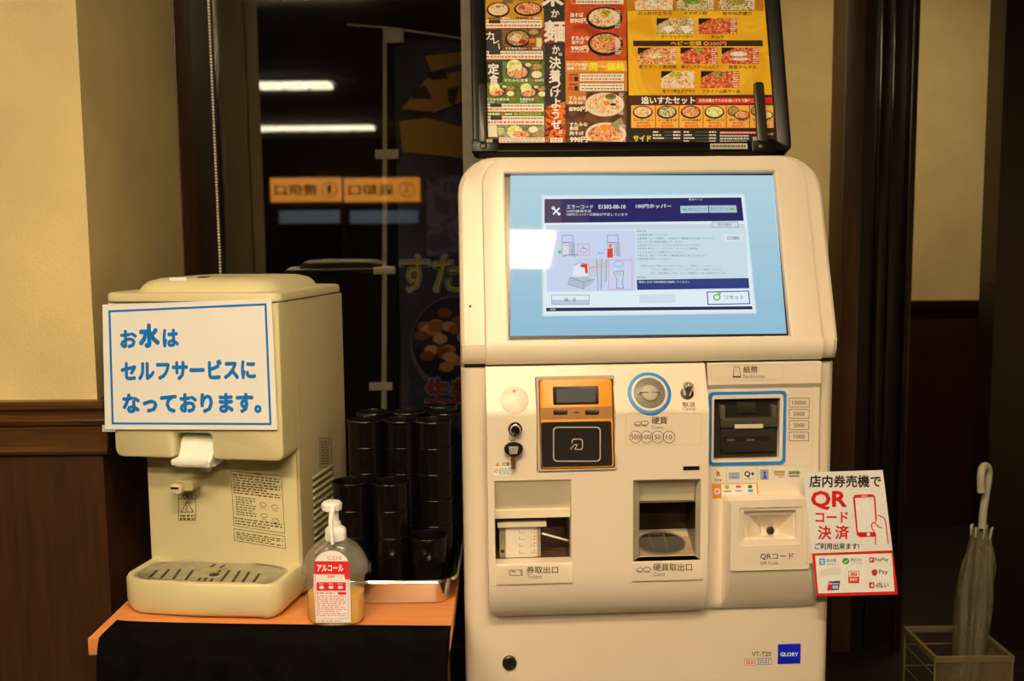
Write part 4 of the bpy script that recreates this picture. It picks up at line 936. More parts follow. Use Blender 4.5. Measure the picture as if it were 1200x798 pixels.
    m = M(); m.loops([out(0, -.03), out(0, -.005), out(.0015, -.0015), out(.005, 0), holeloop(0, (hr[0] - e_, hr[1] - e_, hr[2] + e_, hr[3] + e_), 0), holeloop(0, (hr[0] - .001, hr[1] - .001, hr[2] + .001, hr[3] + .001), -.002), holeloop(0, hr, -.014)], False, False)
    L = [[KF.P(u, v0 + a - .0, hs + b) for a, b in path] + [KF.P(u, v0 + path[-1][0], -.03), KF.P(u, v0, -.03)] for u in (DL + .001, DL + .004, DR - .004, DR - .001)]
    m.loops(L); bz = part('screen_bezel', m, t, WP, ang=25)
    so = lambda ins, h: [SF.P(u, s, h) for u, s in topround(UL, UR, stop + .004, .066, ins)]
    m = M(); m.loops([so(.004, -.11), so(0, -.10), so(0, -.022), so(.002, -.017), so(.007, -.0135), so(.03, -.0125)], True, True)
    L = [[KF.P(u, v0 + a, hs + b - .014 - k_) for a, b in path] + [KF.P(u, v0 + path[-1][0], -.12), KF.P(u, v0, -.12)] for u, k_ in ((UL, .012), (UL + .003, .004), (UL + .010, 0), (UR - .010, 0), (UR - .003, .004), (UR, .012))]
    m.loops(L)
    L = [[KF.P(u, v, h) for v, h in ((vEnd, -.09), (v0 + .05, -.09), (v0 + stop * .93 - .09, -.17), (v0 + stop * .93 - .10, -.32), (vEnd, -.34))] for u in (UL + .001, UR - .001)]; m.loops(L)
    hd = part('head_shell', m, t, WP2, ang=25)
    m = M(); q = SF.uv(551, 359, -.013); m.lathe(SF.P(q[0], q[1], -.0135), [(.0024, 0), (.0024, .0012)], 10, ax=SF); part('pin_hole', m, hd, MATS['slot_black'])
    # touch screen
    m = M(); m.box(SF, hr[0] - .004, hr[1] - .004, hr[2] + .004, hr[3] + .004, -.022, -.0115); sc = part('screen_frame', m, t, mat('black_screen_frame', (.008, .008, .009), rough=.25))
    SC = Fr(SF.P(0, 0, -.0113), KU, SV)
    p = Print(SC, h=.0, col=glow, step=.00006)
    def gp(c0, c1, y0, y1, n, x0=None, x1=None):
        for i in range(n):
            ta, tb = i / n, (i + 1) / n; f = lambda t_, side: tuple(dT[0 if side == 0 else 1][k] * (1 - t_) + dT[3 if side == 0 else 2][k] * t_ for k in (0, 1))
            p.poly([f(ta, 0), f(ta, 1), f(tb, 1), f(tb, 0)], tuple(int(c0[k] + (c1[k] - c0[k]) * (i + .5) / n) for k in range(3)))
    gp((180, 212, 224), (146, 190, 214), 0, 0, 14)
    NV = (34, 34, 96); W_ = (226, 240, 246); TX = (86, 92, 104)
    p.poly([(634.5, 229), (872.5, 227.3), (886.5, 367.5), (635.5, 371)], (206, 226, 236)); p.poly([(637, 231), (871.5, 229.5), (884.5, 366), (637.5, 369)], (222, 238, 244))
    p.poly([(638, 233.5), (868.5, 231.5), (871.5, 259), (638, 261.5)], NV); p.poly([(638, 233.5), (690, 233), (690, 261), (638, 261.5)], (60, 50, 92)); p.poly([(638, 233.5), (658, 233.4), (658, 261.3), (638, 261.5)], (84, 66, 92))
    WT = (236, 240, 246)
    p.line([(648, 244), (655.5, 251.5)], 1.8, WT); p.line([(655.5, 244), (648, 251.5)], 1.8, WT); p.circ(648.2, 244, 2, 2, 1, WT, 10); p.ell(655, 251, 1.8, 1.8, WT, 10)
    p.text('エラーコード', 664, 240.3, 695, 245, WT, .01); p.text('E1502-00-10', 701.5, 240.2, 733, 244.8, WT, .02); p.text('100円ホッパー', 745, 239.3, 786.5, 244.3, WT, .015)
    p.text('100円硬貨不足', 664, 246.2, 693, 249.2, WT); p.text('100円ホッパーの硬貨が不足しています', 664, 249.9, 735.5, 253.2, WT); p.text('取消ページ', 807, 232.7, 823, 235.2, WT)
    p.poly([(797, 241.5), (829.5, 241), (830, 249.5), (797.5, 250)], (170, 196, 210)); p.poly([(830.5, 241), (862.5, 240.8), (863.5, 249.3), (831, 249.5)], (170, 196, 210))
    p.rect(800, 244.8, 805, 246.6, (90, 180, 60)); p.rect(855, 244.3, 860.5, 246.2, (90, 180, 60)); p.text('前のエラーへ', 806.5, 243.3, 828, 247.3, (90, 100, 120)); p.text('次のエラーへ', 832.5, 243, 853.5, 247, (90, 100, 120))
    p.poly([(640, 264), (872, 262.5), (873, 268), (640, 270)], (196, 212, 224)); p.poly([(834, 260), (864.5, 259.6), (865.5, 266.5), (834.5, 267)], (206, 218, 232)); p.frame(834, 260, 865, 266.7, .5, (110, 130, 180)); p.text('取引確認', 841, 261.7, 857, 265, (90, 100, 120))
    p.poly([(640, 271), (744.5, 270), (745.5, 341), (640.5, 342)], (200, 212, 240)); p.poly([(745, 270), (874, 268.5), (876.5, 326), (745.8, 327.5)], (200, 222, 232))
    p.text('解除方法', 746, 269.6, 757, 272, TX)
    lines = ['1.本体扉を開いてください', '2.前扉錠で止って解錠し、左右中って硬貨部を引き出してください', '3.ホッパー内の硬貨を確認してください', '4.該当するホッパーにジャムをセットしてください', '5.硬貨を補充してください(とじるカチャ) 確認後。', '6.レジシステムの位置に戻してください', '7.取り出、閉マークを押して硬貨部を出に戻してください', '8.本体扉を閉じてください']
    ends = (783, 838, 800, 821, 818, 803, 827, 786)
    for i, (s, e) in enumerate(zip(lines, ends)): y = 274.4 + i * 4.0; p.text(s, 747, y, e, y + 2.4, TX, -.004, 1)
    for i, (s, a, e) in enumerate((('注意:力は必ず前方のジュラメラセットして閉めてください', 750, 833), ('ホッパーに硬貨が正しくセットされていないと原因となります', 762, 845), ('また、硬貨硬貨のまま、もう一度補充してある場合があります', 762, 851))): y = 310.6 + 4.2 * i; p.text(s, a, y, e, y + 2.5, (130, 120, 124), -.004, 1)
    p.text('取引先名', 746, 324, 757, 326.3, TX)
    p.poly([(746, 328), (877, 326), (878, 338), (746.5, 340)], (44, 62, 124)); p.text('係員入口まで現状報告を御願してください', 748.5, 329.3, 808, 332, WT, 0, 1)
    p.rect(848, 274.5, 870, 283.5, (214, 230, 238)); p.text('印刷', 852, 277, 866, 281.5, (90, 96, 110), .01)
    p.poly([(638, 343.5), (880, 341), (882, 358.5), (638.5, 360)], (224, 238, 246)); p.poly([(640, 361), (881, 359), (881.8, 362.7), (640, 365)], (40, 34, 76)); p.text('帰営', 644.5, 361.8, 651, 364, WT)
    p.frame(646, 345.8, 690.5, 357, .6, (110, 120, 140)); p.rect(646.8, 351.5, 689.8, 356.3, (186, 202, 222)); p.text('戻  る', 661, 349, 675, 353.5, TX, .01)
    p.poly([(749, 345.5), (791, 344.8), (791.5, 355), (749, 355.6)], (208, 222, 234))
    p.ring([(828, 341.8), (877.5, 340.6), (879, 356.5), (829, 357.5)], [(829.2, 342.9), (876.4, 341.7), (877.8, 355.4), (830.1, 356.4)], (60, 30, 140)); p.circ(840, 348.5, 4.4, 4.1, 1.7, (110, 196, 50)); p.poly([(841, 342.6), (845.5, 343.3), (842.4, 347)], (110, 196, 50)); p.text('リセット', 849.5, 346.2, 871, 351.2, TX, .012)
    # drawings of the machine
    G_ = (120, 130, 150)
    def mach(x, y, s=1):
        p.frame(x, y, x + 13 * s, y + 9 * s, .6, G_); p.poly([(x - 1, y + 9 * s), (x + 13 * s, y + 9 * s), (x + 13 * s, y + 24 * s), (x, y + 24 * s)], (212, 220, 236)); p.frame(x, y + 9 * s, x + 9 * s, y + 24 * s, .6, G_); p.poly([(x + 10 * s, y + 8 * s), (x + 15 * s, y + 9 * s), (x + 15.5 * s, y + 26 * s), (x + 10 * s, y + 24 * s)], (170, 180, 196)); p.line([(x + 2, y + 12 * s), (x + 8, y + 12 * s)], .5, G_)
    mach(658.5, 275.5); mach(711.5, 275.5)
    p.frame(676.5, 286, 691, 299.5, .5, (220, 110, 120)); p.circ(684, 293.5, 4.5, 2.8, .5, G_); p.line([(684, 288), (682, 291), (686, 292)], .5, G_); p.ell(656, 295.5, 2, 2, (90, 200, 60)); p.line([(660, 301), (664, 299), (677, 299)], .6, (110, 70, 150)); p.poly([(711.5, 292), (718, 291), (718, 302), (711.5, 302.5)], (222, 70, 40)); p.rect(713.5, 286, 716.5, 291, (226, 110, 80)); p.text('硬貨部', 700, 296, 708, 298, TX)
    p.poly([(674, 304), (712, 303), (711, 330), (704, 341), (700, 325), (674, 320)], (196, 206, 222)); p.poly([(672, 312), (679, 308), (690, 311), (690, 324), (683, 328), (671, 324)], (226, 232, 242)); p.poly([(667, 325), (690, 324), (697, 330), (684, 339), (665, 333)], (180, 190, 208)); p.line([(667, 325), (684, 331), (697, 327)], .6, G_); p.line([(665, 333), (684, 339), (684, 331)], .6, G_); p.line([(672, 312), (679, 308), (690, 311), (690, 324)], .6, G_); p.poly([(680, 310), (688, 309), (689, 320), (686, 321), (685, 314), (680, 313)], (224, 72, 44)); p.line([(699, 304), (701, 341)], .7, G_); p.line([(705, 304), (704, 340)], .7, G_); p.line([(711, 304), (710, 330)], .7, G_)
    p.frame(713, 304.5, 741, 339.5, .5, (220, 110, 120)); p.line([(713, 307), (690, 314.5), (713, 312)], .5, (220, 110, 120)); p.circ(725, 309.5, 6, 3.8, .5, G_); p.line([(719, 319), (731, 317.5), (730, 324), (729, 332), (731, 338), (722, 338), (723, 328), (719, 319)], .7, G_); p.poly([(719.5, 319), (730.5, 318), (729.5, 323), (721.5, 325)], (196, 204, 218))
    sp = p.done('touch_screen', sc)
    # model text, certification stickers and maker plate on the cabinet
    CF = Fr(KF.P(0, 0, -sh), KU, Z); p = Print(CF, h=.0004); p.text('VT-T20', 881, 763.5, 903.5, 769, K_, .02)
    p.rr(872, 771.5, 888, 779.5, 1, (206, 120, 104)); p.rr(872.8, 772.3, 887.6, 778.7, 1, (236, 206, 176)); p.rr(888.3, 770.8, 904, 778.8, 1, (120, 130, 140)); p.rr(889, 771.6, 903.4, 778, 1, (228, 206, 172)); p.dashes(874, 773, 886, 778, 2, (206, 80, 66), .6, 3); p.dashes(890, 772.3, 902, 777.5, 2, (110, 120, 134), .6, 3)
    p.done('model_print', cab)
    m = M(); q5 = CF.R(911.5, 754.5, 938, 777.5); m.box(CF, *q5, -.001, .0012, r=.0006, b=.0004); mp_ = part('maker_plate', m, cab, mat('plate_blue', ob(16, 34, 168), rough=.3))
    p = Print(CF, h=.0016); p.text('GLORY', 914, 764, 935, 768.6, (226, 226, 236), .03); p.done('maker_lettering', mp_)
    return t
ticket_machine()
def hanging_key():
    c = LFm.P(*LFm.uv(603.5, 508, .02), .02); CH = MATS['chrome']
    t = thing('key', LFm.P(*LFm.uv(600, 549), .004), 'spare key with a black plastic head hanging from the ticket machine lock', 'key', rz=KYAW)
    fr = Fr(LFm.P(0, 0, .012), KU, Z)
    rc = fr.uv(600.5, 512); n = 20
    part('key_ring', M().tube([fr.P(rc[0] + .0055 * math.sin(2 * math.pi * k / n), rc[1] + .0075 * math.cos(2 * math.pi * k / n), .003 * math.cos(2 * math.pi * k / n)) for k in range(n + 1)], .0007, 6, False), t, CH)
    o = fr.uv(602, 525.5); m = M()
    shp = [(o[0] + .0155 * math.cos(a) * (1 if abs(math.cos(a)) > .3 else .9), o[1] + .0125 * math.sin(a) * (.85 if math.sin(a) > 0 else 1.05)) for a in [2 * math.pi * k / 28 for k in range(28)]]
    sq = lambda e: [fr.P(o[0] + (x - o[0]) * e, o[1] + (y - o[1]) * e, 0) for x, y in shp]
    m.loops([[p_ + KN * h for p_ in sq(e)] for e, h in ((.92, -.004), (1, -.0028), (1, -.0004), (.9, .0006))]); hd = part('key_head', m, t, BLKP)
    p = Print(Fr(fr.P(0, 0, .0007), KU, Z)); p.poly([(596, 523), (607.5, 523), (606, 532), (597.5, 532)], (176, 160, 120)); p.dashes(598, 525, 606, 531, 3, (90, 80, 60), .4, 3); p.done('key_tag', hd)
    a = fr.R(599, 535, 604.5, 550); m = M(); P_ = [(a[0] + .001, a[3])]
    for k in range(6): y = a[3] + (a[1] - a[3]) * (k + .5) / 6; P_.append((a[0] - (.0009 if k % 2 else -.0006), y))
    P_ += [(a[0] + .002, a[1]), (a[2] - .001, a[1] + .001), (a[2], a[3])]; m.prism(fr, P_[::-1], -.003, -.001); part('blade', m, t, mat('brass', ob(176, 120, 60), rough=.3, metal=.8))
hanging_key()

# ------------------------------------------------------------------ menu board behind the machine
def menu_board():
    b = math.radians(16); MF = Fr(at(740, 178, 1.885), KU, Z * math.cos(b) - KN * math.sin(b))
    t = thing('menu_board', MF.P(0, 0, 0), 'black framed noodle restaurant menu board standing on the ticket machine', 'menu board', rz=KYAW)
    Hh = MF.uv(735, -450 / 4.434)[1] + .028; u0, u1 = -.2955, .3005
    i0, i1, iv = MF.uv(571, 120)[0], MF.uv(906, 120)[0], MF.uv(700, 168)[1]
    BKF = mat('black_frame_gloss', (.004, .0036, .003), rough=.3, spec=.3)
    m = M(); O = (u0, -.004, u1, Hh); I = (i0, iv, i1, Hh - .03)
    L = lambda r, rad, h: [MF.P(u, v, h) for u, v in rrect(*r, rad, 5)]
    m.loops([L(O, .012, -.02), L(O, .012, .010), L((O[0] + .002, O[1] + .002, O[2] - .002, O[3] - .002), .011, .012), L((O[0] + .008, O[1] + .004, O[2] - .008, O[3] - .006), .008, .012), L(I, .001, .006), L(I, .001, .0)], True, False); fr_ = part('frame', m, t, BKF)
    m = M(); m.box(MF, i0 - .002, iv - .002, i1 + .002, Hh - .028, -.004, .0005); part('back_panel', m, t, ink(60, 36, 20))
    # inner glossy edge strips
    for (xa_, xb_) in ((555.5, 558), (921, 923)):
        q = MF.R(xa_, 2, xb_, 165, .012)
    # clips, arms and tags
    for (x0, x1, y0, y1) in ((560.5, 569.5, 98, 167), (885.5, 897.5, 96, 166)):
        a = MF.R(x0, y0, x1, y1, .016); m = M(); m.box(MF, a[0], a[1], a[2], a[3], .012, .018, r=.0068, b=.002, seg=5); part('clip_arm', m, t, DKG)
    for (x0, x1) in ((553, 584), (881, 909)):
        a = MF.R(x0, 163, x1, 177.5, .012); m = M(); m.box(MF, *a, .0, .0135, r=.002, b=.001); hb = part('clip_base', m, t, BKF)
        a = MF.uv((x0 + x1) / 2 - 2, 171, .0135); m = M(); m.lathe(MF.P(a[0], a[1], .0135), [(.007, 0), (.007, .001), (.005, .002)], 16, ax=MF); part('hinge_pin', m, hb, BLKP)
    for (x0, y0, x1, y1) in ((561.5, 163, 577, 166.5), (882.5, 160.2, 898.5, 164), (832.5, 168, 876, 174.5)):
        m = M(); m.box(MF, *MF.R(x0, y0, x1, y1, .0145), .0128, .0145); tg = part('paper_tag', m, t, ink(200, 180, 136))
        p = Print(Fr(MF.P(0, 0, .0145), MF.U, MF.V)); p.dashes(x0 + 1.5, y0 + 1, x1 - 1.5, y1 - 1, 1, (96, 84, 60), .55, 2.6); p.done('tag_print', tg)
    # ---- the printed sheet
    PF = Fr(MF.P(0, 0, .0007), MF.U, MF.V); p = Print(PF, col=lambda *c: ink(*[min(255, int(v * 1.1)) for v in c]))
    A = lambda x, y: (550 + x / 4.432, y / 4.434); B = lambda x, y: (720 + x / 4.435, y / 4.435)
    ext = -445      # the sheet goes on above the photograph's edge
    WH = (236, 214, 172); RED = (206, 60, 34); DK = (46, 36, 26)
    F_meat = food('fried_meat', [(150, 70, 30), (220, 130, 60), (240, 190, 130), (196, 84, 40)], 170)
    F_rice = food('noodles', [(196, 120, 50), (236, 190, 120), (250, 226, 170), (220, 150, 80)], 170)
    F_red = food('kimchi', [(150, 50, 20), (206, 90, 40), (230, 140, 90)], 170)
    F_grn = food('cabbage', [(190, 180, 60), (232, 220, 130), (244, 236, 180)], 170)
    F_soup = food('soup', [(150, 110, 50), (190, 160, 90), (120, 84, 40)], 220)
    F_fire = food('flames', [(60, 20, 10), (190, 60, 16), (240, 130, 30), (150, 40, 14)], 70)
    F_blk = food('charcoal_paper', [(44, 38, 30), (58, 50, 40)], 90)
    F_mix = food('mixed_bowl', [(90, 96, 40), (210, 160, 90), (244, 214, 160), (130, 110, 50)], 170)
    RM = random.Random(4)
    def garnish(c_): return food('garnish_%d_%d_%d' % c_, [tuple(v * .7 for v in c_), c_, tuple(min(255, v * 1.3) for v in c_)], 260)
    def bowl(cx, cy, rx, ry, rim, fd, tops=(), n=24):
        p.ell(cx, cy, rx, ry, rim, n); p.ell(cx, cy - ry * .06, rx * .86, ry * .80, fd, n)
        for i in range(5): a_ = RM.random() * 6.28; p.ell(cx + rx * .45 * math.cos(a_), cy - ry * .06 + ry * .4 * math.sin(a_), rx * .28, ry * .22, fd, 9)
        for dx, dy, r1, r2, c_ in tops: p.ell(cx + dx * rx, cy + dy * ry, r1 * rx * .8, r2 * ry * .8, garnish(c_), 14)
    def table(x0, y0, x1, y1, cols, seed=1, dark=True):
        p.rect(x0, y0, x1, y1, (230, 208, 168)); p.dashes(x0 + 4, y0 + 4, x1 - 4, y0 + (y1 - y0) * .42, 1, (130, 110, 84), .55, 12, seed); p.dashes(x0 + 4, y0 + (y1 - y0) * .5, x1 - 4, y1 - 3, 1, (216, 96, 70), .55, 16, seed + 1)
        for k in range(1, cols): x = x0 + (x1 - x0) * k / cols; p.line([(x, y0), (x, y1)], 1.6, (190, 166, 126))
        if dark: p.rect(x0 + 18, y0, x0 + (x1 - x0) * .26, y0 + (y1 - y0) * .45, (60, 48, 34))
    p.pre = A
    BLK_ = (26, 24, 22)
    # column 1
    p.poly([(78, ext), (392, ext), (392, 745), (94, 745)], (96, 62, 30)); p.poly([(78, ext), (388, ext), (386, 140), (84, 150)], (192, 134, 30))
    for k, y in enumerate((-330, -220, -110)): bowl(150, y, 62, 40, BLK_, F_meat); bowl(300, y, 62, 40, BLK_, F_mix); p.dashes(95, y + 52, 380, y + 64, 1, WH, .6, 16, k); table(88, y + 68, 380, y + 92, 8, k, False)
    p.pre = A
    p.ell(200, 8, 30, 12, (120, 90, 50)); bowl(150, 52, 60, 40, BLK_, F_rice, ((.0, -.4, .28, .22, (96, 120, 40)),)); bowl(305, 48, 74, 38, BLK_, F_meat); p.rect(255, -10, 345, 4, (110, 70, 34))
    p.dashes(98, 90, 168, 102, 1, (70, 44, 20), .7, 12); p.dashes(240, 88, 310, 100, 1, (70, 44, 20), .7, 12); p.ell(160, 94, 6, 6, RED); p.ell(325, 92, 6, 6, RED); p.dashes(170, 88, 210, 102, 1, WH, .6, 9); p.dashes(335, 88, 372, 100, 1, WH, .6, 9)
    table(84, 104, 376, 146, 8, 3); p.poly([(84, 156), (168, 154), (170, 262), (86, 266)], F_blk); p.poly([(170, 152), (386, 150), (386, 262), (172, 262)], food('brown_wood_photo', [(96, 56, 28), (140, 88, 44), (110, 66, 34)], 60))
    for ch, x, y, s in (('カ', 86, 166, 42), ('レ', 124, 198, 30)): p.text(ch, x, y, x + s, y + s, (232, 214, 176), .03)
    p.line([(152, 226), (156, 256)], 5, (232, 214, 176))
    bowl(252, 202, 66, 48, BLK_, F_soup, ()); p.poly([(206, 206), (240, 176), (272, 184), (262, 222)], F_rice); p.poly([(250, 222), (268, 206), (300, 212), (286, 234)], (170, 40, 24)); bowl(334, 168, 30, 18, (90, 60, 34), F_soup); p.rect(310, 200, 342, 224, (210, 110, 30)); p.rect(348, 198, 376, 244, (222, 190, 130))
    p.text('すたみなカレー', 186, 246, 298, 260, WH, .03); p.ell(312, 252, 7, 7, RED); p.text('890円', 326, 246, 372, 259, WH, .03); table(84, 266, 382, 308, 8, 5)
    # set meals on green
    GR = food('green_cloth_photo', [(60, 84, 24), (92, 122, 36), (74, 100, 30)], 40)
    p.poly([(86, 320), (170, 318), (172, 430), (88, 432)], F_blk); p.poly([(172, 320), (388, 318), (390, 600), (92, 602), (90, 432), (172, 430)], GR)
    p.text('定', 96, 330, 154, 388, (238, 222, 186), .04); p.text('食', 102, 388, 152, 436, (238, 222, 186), .04)
    def setmeal(x, y, s):
        p.ell(x + 10 * s, y + 8 * s, 66 * s, 44 * s, (74, 60, 44)); p.ell(x + 6 * s, y + 12 * s, 54 * s, 32 * s, F_meat); p.ell(x - 8 * s, y - 18 * s, 40 * s, 36 * s, F_grn); p.ell(x + 8 * s, y + 22 * s, 46 * s, 20 * s, F_meat)
        bowl(x + 108 * s, y - 14 * s, 34 * s, 20 * s, (140, 60, 26), F_soup); p.ell(x + 108 * s, y + 24 * s, 27 * s, 19 * s, (226, 200, 150)); p.ell(x + 64 * s, y - 26 * s, 16 * s, 10 * s, (214, 190, 130))
    setmeal(242, 364, 1.0); p.text('すたみな定食', 180, 410, 306, 426, WH, .03); p.ell(324, 418, 9, 8, (206, 70, 50)); p.text('820円', 340, 412, 384, 425, WH, .03)
    setmeal(136, 470, .72); setmeal(300, 472, .72); p.text('すたみな焼定食', 88, 510, 208, 524, WH, .03); p.ell(226, 514, 9, 9, (206, 70, 50)); p.text('990円', 94, 528, 132, 536, WH, .02); p.text('生姜焼定食', 262, 510, 336, 524, WH, .03); p.ell(352, 514, 8, 8, (206, 70, 50)); p.text('890円', 264, 527, 300, 535, WH, .02)
    table(90, 540, 386, 580, 8, 7); p.rect(92, 584, 388, 602, (96, 110, 34)); p.dashes(96, 586, 158, 600, 1, WH, .7, 12); p.ell(172, 594, 9, 8, (206, 70, 50)); p.dashes(184, 588, 224, 600, 1, WH, .6, 8); p.ell(242, 593, 9, 9, (220, 130, 30)); p.rect(258, 586, 372, 600, (178, 170, 60)); p.dashes(262, 589, 368, 599, 1, (80, 80, 30), .6, 10)
    table(92, 604, 388, 648, 8, 9); p.poly([(96, 648), (390, 648), (392, 740), (156, 744), (150, 712), (98, 712)], food('pale_photo', [(130, 120, 80), (170, 160, 110), (110, 110, 60)], 40))
    p.poly([(96, 650), (140, 650), (146, 712), (98, 712)], (226, 200, 156)); p.ell(236, 684, 40, 32, F_grn); p.ell(268, 700, 44, 20, F_meat); p.ell(332, 674, 24, 17, (230, 206, 160)); bowl(358, 704, 34, 20, (150, 80, 40), F_soup); p.dashes(150, 664, 182, 700, 3, (214, 206, 90), .7, 10); table(156, 716, 392, 744, 6, 11, False)
    # calligraphy band
    p.poly([(388, ext), (492, ext), (498, 745), (394, 745)], F_blk); p.poly([(388, 130), (494, 110), (494, 196), (430, 226), (388, 228)], (150, 36, 18)); p.poly([(394, 560), (430, 545), (498, 530), (498, 745), (396, 745)], F_fire)
    p.vtext('肉か', 442, -300, 110, (240, 226, 194), .06, 1.2); p.text('米', 376, -58, 490, 36, (240, 226, 194), .06); p.ell(394, 40, 14, 10, (60, 40, 24))
    p.text('か', 424, 52, 468, 92, (240, 226, 194), .04); p.text('麺', 386, 108, 506, 222, (244, 230, 200), .045); p.text('か', 430, 238, 470, 282, (240, 226, 194), .04); p.text('。', 464, 276, 482, 292, (240, 226, 194), .02)
    ys = [(296, 360, '決', 414, 476), (362, 424, '着', 414, 474), (416, 462, 'つ', 412, 474), (462, 506, 'け', 420, 472), (512, 564, 'よ', 424, 474), (568, 622, 'う', 428, 468), (626, 672, 'ぜ', 426, 478)]
    for y0, y1, ch, x0, x1 in ys: p.text(ch, x0, y0, x1, y1, (240, 226, 194), .04)
    p.text('。', 464, 678, 482, 696, (240, 226, 194), .02); p.rect(420, 718, 484, 742, (236, 214, 180)); p.dashes(426, 722, 478, 738, 2, RED, .6, 12)
    # column 3
    OR1 = food('red_orange_paper', [(176, 62, 20), (200, 78, 26), (160, 50, 18)], 14)
    p.poly([(490, ext), (812, ext), (816, 745), (500, 745)], food('brown_smoke_photo', [(78, 44, 22), (112, 66, 32), (92, 52, 26)], 22)); p.poly([(490, ext), (812, ext), (816, 314), (497, 316)], OR1)
    for k, y in enumerate((-380, -250, -120)): bowl(700, y, 92, 56, BLK_, F_meat, ((.0, -.2, .2, .16, (232, 140, 40)),)); p.text('すたみなめし', 524, y - 40, 612, y - 16, WH, .04); p.text('890円', 524, y, 612, y + 28, WH, .05)
    p.rect(530, -14, 800, 24, (222, 200, 160)); p.rect(532, -10, 552, 22, RED); p.dashes(560, -10, 780, 20, 2, (120, 100, 76), .5, 14, 6)
    p.text('油そば', 522, 68, 592, 92, WH, .05); p.text('890円', 522, 96, 616, 124, WH, .06); bowl(700, 98, 94, 60, BLK_, F_rice, ((.0, -.2, .22, .22, (236, 140, 40)), (.1, -.5, .36, .22, (140, 150, 40)), (-.4, .22, .36, .34, (216, 150, 110)))); p.dashes(756, 56, 784, 150, 12, WH, .5, 9, 7)
    p.text('すたみな', 526, 190, 622, 212, WH, .05); p.text('油そば', 530, 212, 594, 232, WH, .05); p.text('990円', 526, 240, 620, 268, WH, .06); p.dashes(526, 270, 620, 274, 1, WH, .9, 16); bowl(706, 232, 92, 62, BLK_, F_meat, ((.1, -.1, .2, .18, (236, 140, 40)), (.0, -.5, .36, .2, (140, 150, 40)))); p.dashes(756, 196, 790, 286, 12, WH, .5, 9, 8)
    p.poly([(498, 318), (816, 316), (818, 372), (500, 374)], food('amber_paper', [(214, 130, 40), (230, 150, 50)], 30)); p.text('肉そば全商品', 506, 330, 616, 346, WH, .05); p.text('麺量・1.5倍', 506, 350, 606, 364, WH, .05); p.text('同一価格', 622, 326, 808, 370, (244, 206, 50), .07)
    p.poly([(500, 374), (818, 372), (820, 476), (500, 480)], (196, 116, 40))
    for y, ch in ((386, '麺'), (436, '肉')): p.dashes(518, y, 562, y + 10, 1, DK, .7, 10); p.text(ch, 514, y + 14, 538, y + 38, RED, .06); p.text('量', 542, y + 14, 566, y + 38, DK, .06); p.rect(574, y, 802, y + 38, (232, 212, 170)); p.dashes(582, y + 6, 796, y + 16, 1, (120, 104, 80), .6, 12, y); p.dashes(582, y + 20, 796, y + 34, 1, RED if y < 400 else (120, 104, 80), .5, 16, y + 1); [p.line([(x, y), (x, y + 38)], 1.6, (190, 166, 126)) for x in (602, 650, 702, 752)]
    p.poly([(500, 480), (606, 478), (606, 545), (500, 545)], (196, 112, 36))
    bowl(702, 546, 102, 62, (222, 190, 150), F_rice, ((.1, -.1, .2, .18, (232, 110, 30)), (.42, .0, .2, .14, (60, 30, 20)), (-.12, .04, .16, .14, (190, 190, 60)), (.3, -.66, .36, .3, (96, 96, 40)))); p.dashes(776, 484, 802, 600, 14, WH, .5, 8, 9)
    p.text('すたみな', 516, 502, 606, 524, WH, .05); p.text('肉そば', 516, 526, 588, 544, WH, .05); p.text('890円', 516, 556, 612, 582, WH, .06)
    p.text('すたみな', 520, 638, 614, 658, WH, .05); p.text('野菜', 520, 660, 566, 680, WH, .05); p.text('肉そば', 520, 684, 594, 704, WH, .05); p.text('990円', 522, 712, 614, 742, WH, .06)
    q_ = [(708 + 106 * math.cos(a_), 700 - 62 * math.sin(a_)) for a_ in [math.radians(x) for x in range(-38, 219, 10)]]; p.poly([(min(x, 814), min(y, 742)) for x, y in q_][::-1], (222, 190, 150))
    q_ = [(708 + 92 * math.cos(a_), 700 - 48 * math.sin(a_)) for a_ in [math.radians(x) for x in range(-48, 229, 10)]]; p.poly([(x, min(y, 742)) for x, y in q_][::-1], F_meat); p.poly([(728, 650), (788, 612), (806, 656), (760, 672)], (150, 134, 80)); p.ell(704, 664, 26, 14, (236, 130, 34)); p.dashes(778, 650, 812, 740, 11, WH, .5, 8, 10)
    # column 4
    p.pre = B
    YG = food('golden_paper', [(214, 150, 20), (232, 172, 34), (222, 160, 26)], 10)
    p.poly([(56, ext), (740, ext), (818, 495), (74, 498)], YG)
    p.poly([(56, ext), (740, ext), (776, 60), (62, 60)], food('amber_band', [(170, 104, 20), (196, 126, 26)], 10))
    K2 = (74, 46, 16)
    def topping(x0, y0, x1, y1, fd, label, lx0, lx1, ly0, ly1, extra=()):
        p.rect(x0, y0, x1, y1, fd); p.poly([(x0, y0), (x0 + (x1 - x0) * .36, y0), (x0, y0 + (y1 - y0) * .42)], BLK_)
        for dx, dy, r1, r2, c_ in extra: p.ell(x0 + dx * (x1 - x0), y0 + dy * (y1 - y0), r1 * .8 * (x1 - x0), r2 * .8 * (y1 - y0), garnish(c_), 14)
        p.dashes(x1 - (x1 - x0) * .16, y0 + 2, x1 - 2, y1 - 2, 7, WH, .4, 9, int(x0)); p.text(label, lx0, ly0, lx1, ly1, K2, .03)
    topping(106, -24, 302, 56, F_rice, 'ぶっかけとろろ', 116, 298, 63, 82, ((.5, .5, .3, .3, (236, 206, 150)), (.45, .1, .18, .18, (110, 130, 40)))); topping(322, -24, 515, 56, F_mix, 'ネギポン酢', 358, 482, 63, 80, ((.4, .4, .3, .3, (110, 130, 50)),)); topping(540, -24, 728, 56, F_mix, '旨辛ねぎ盛り', 562, 712, 64, 81, ((.5, .4, .3, .3, (140, 130, 50)),))
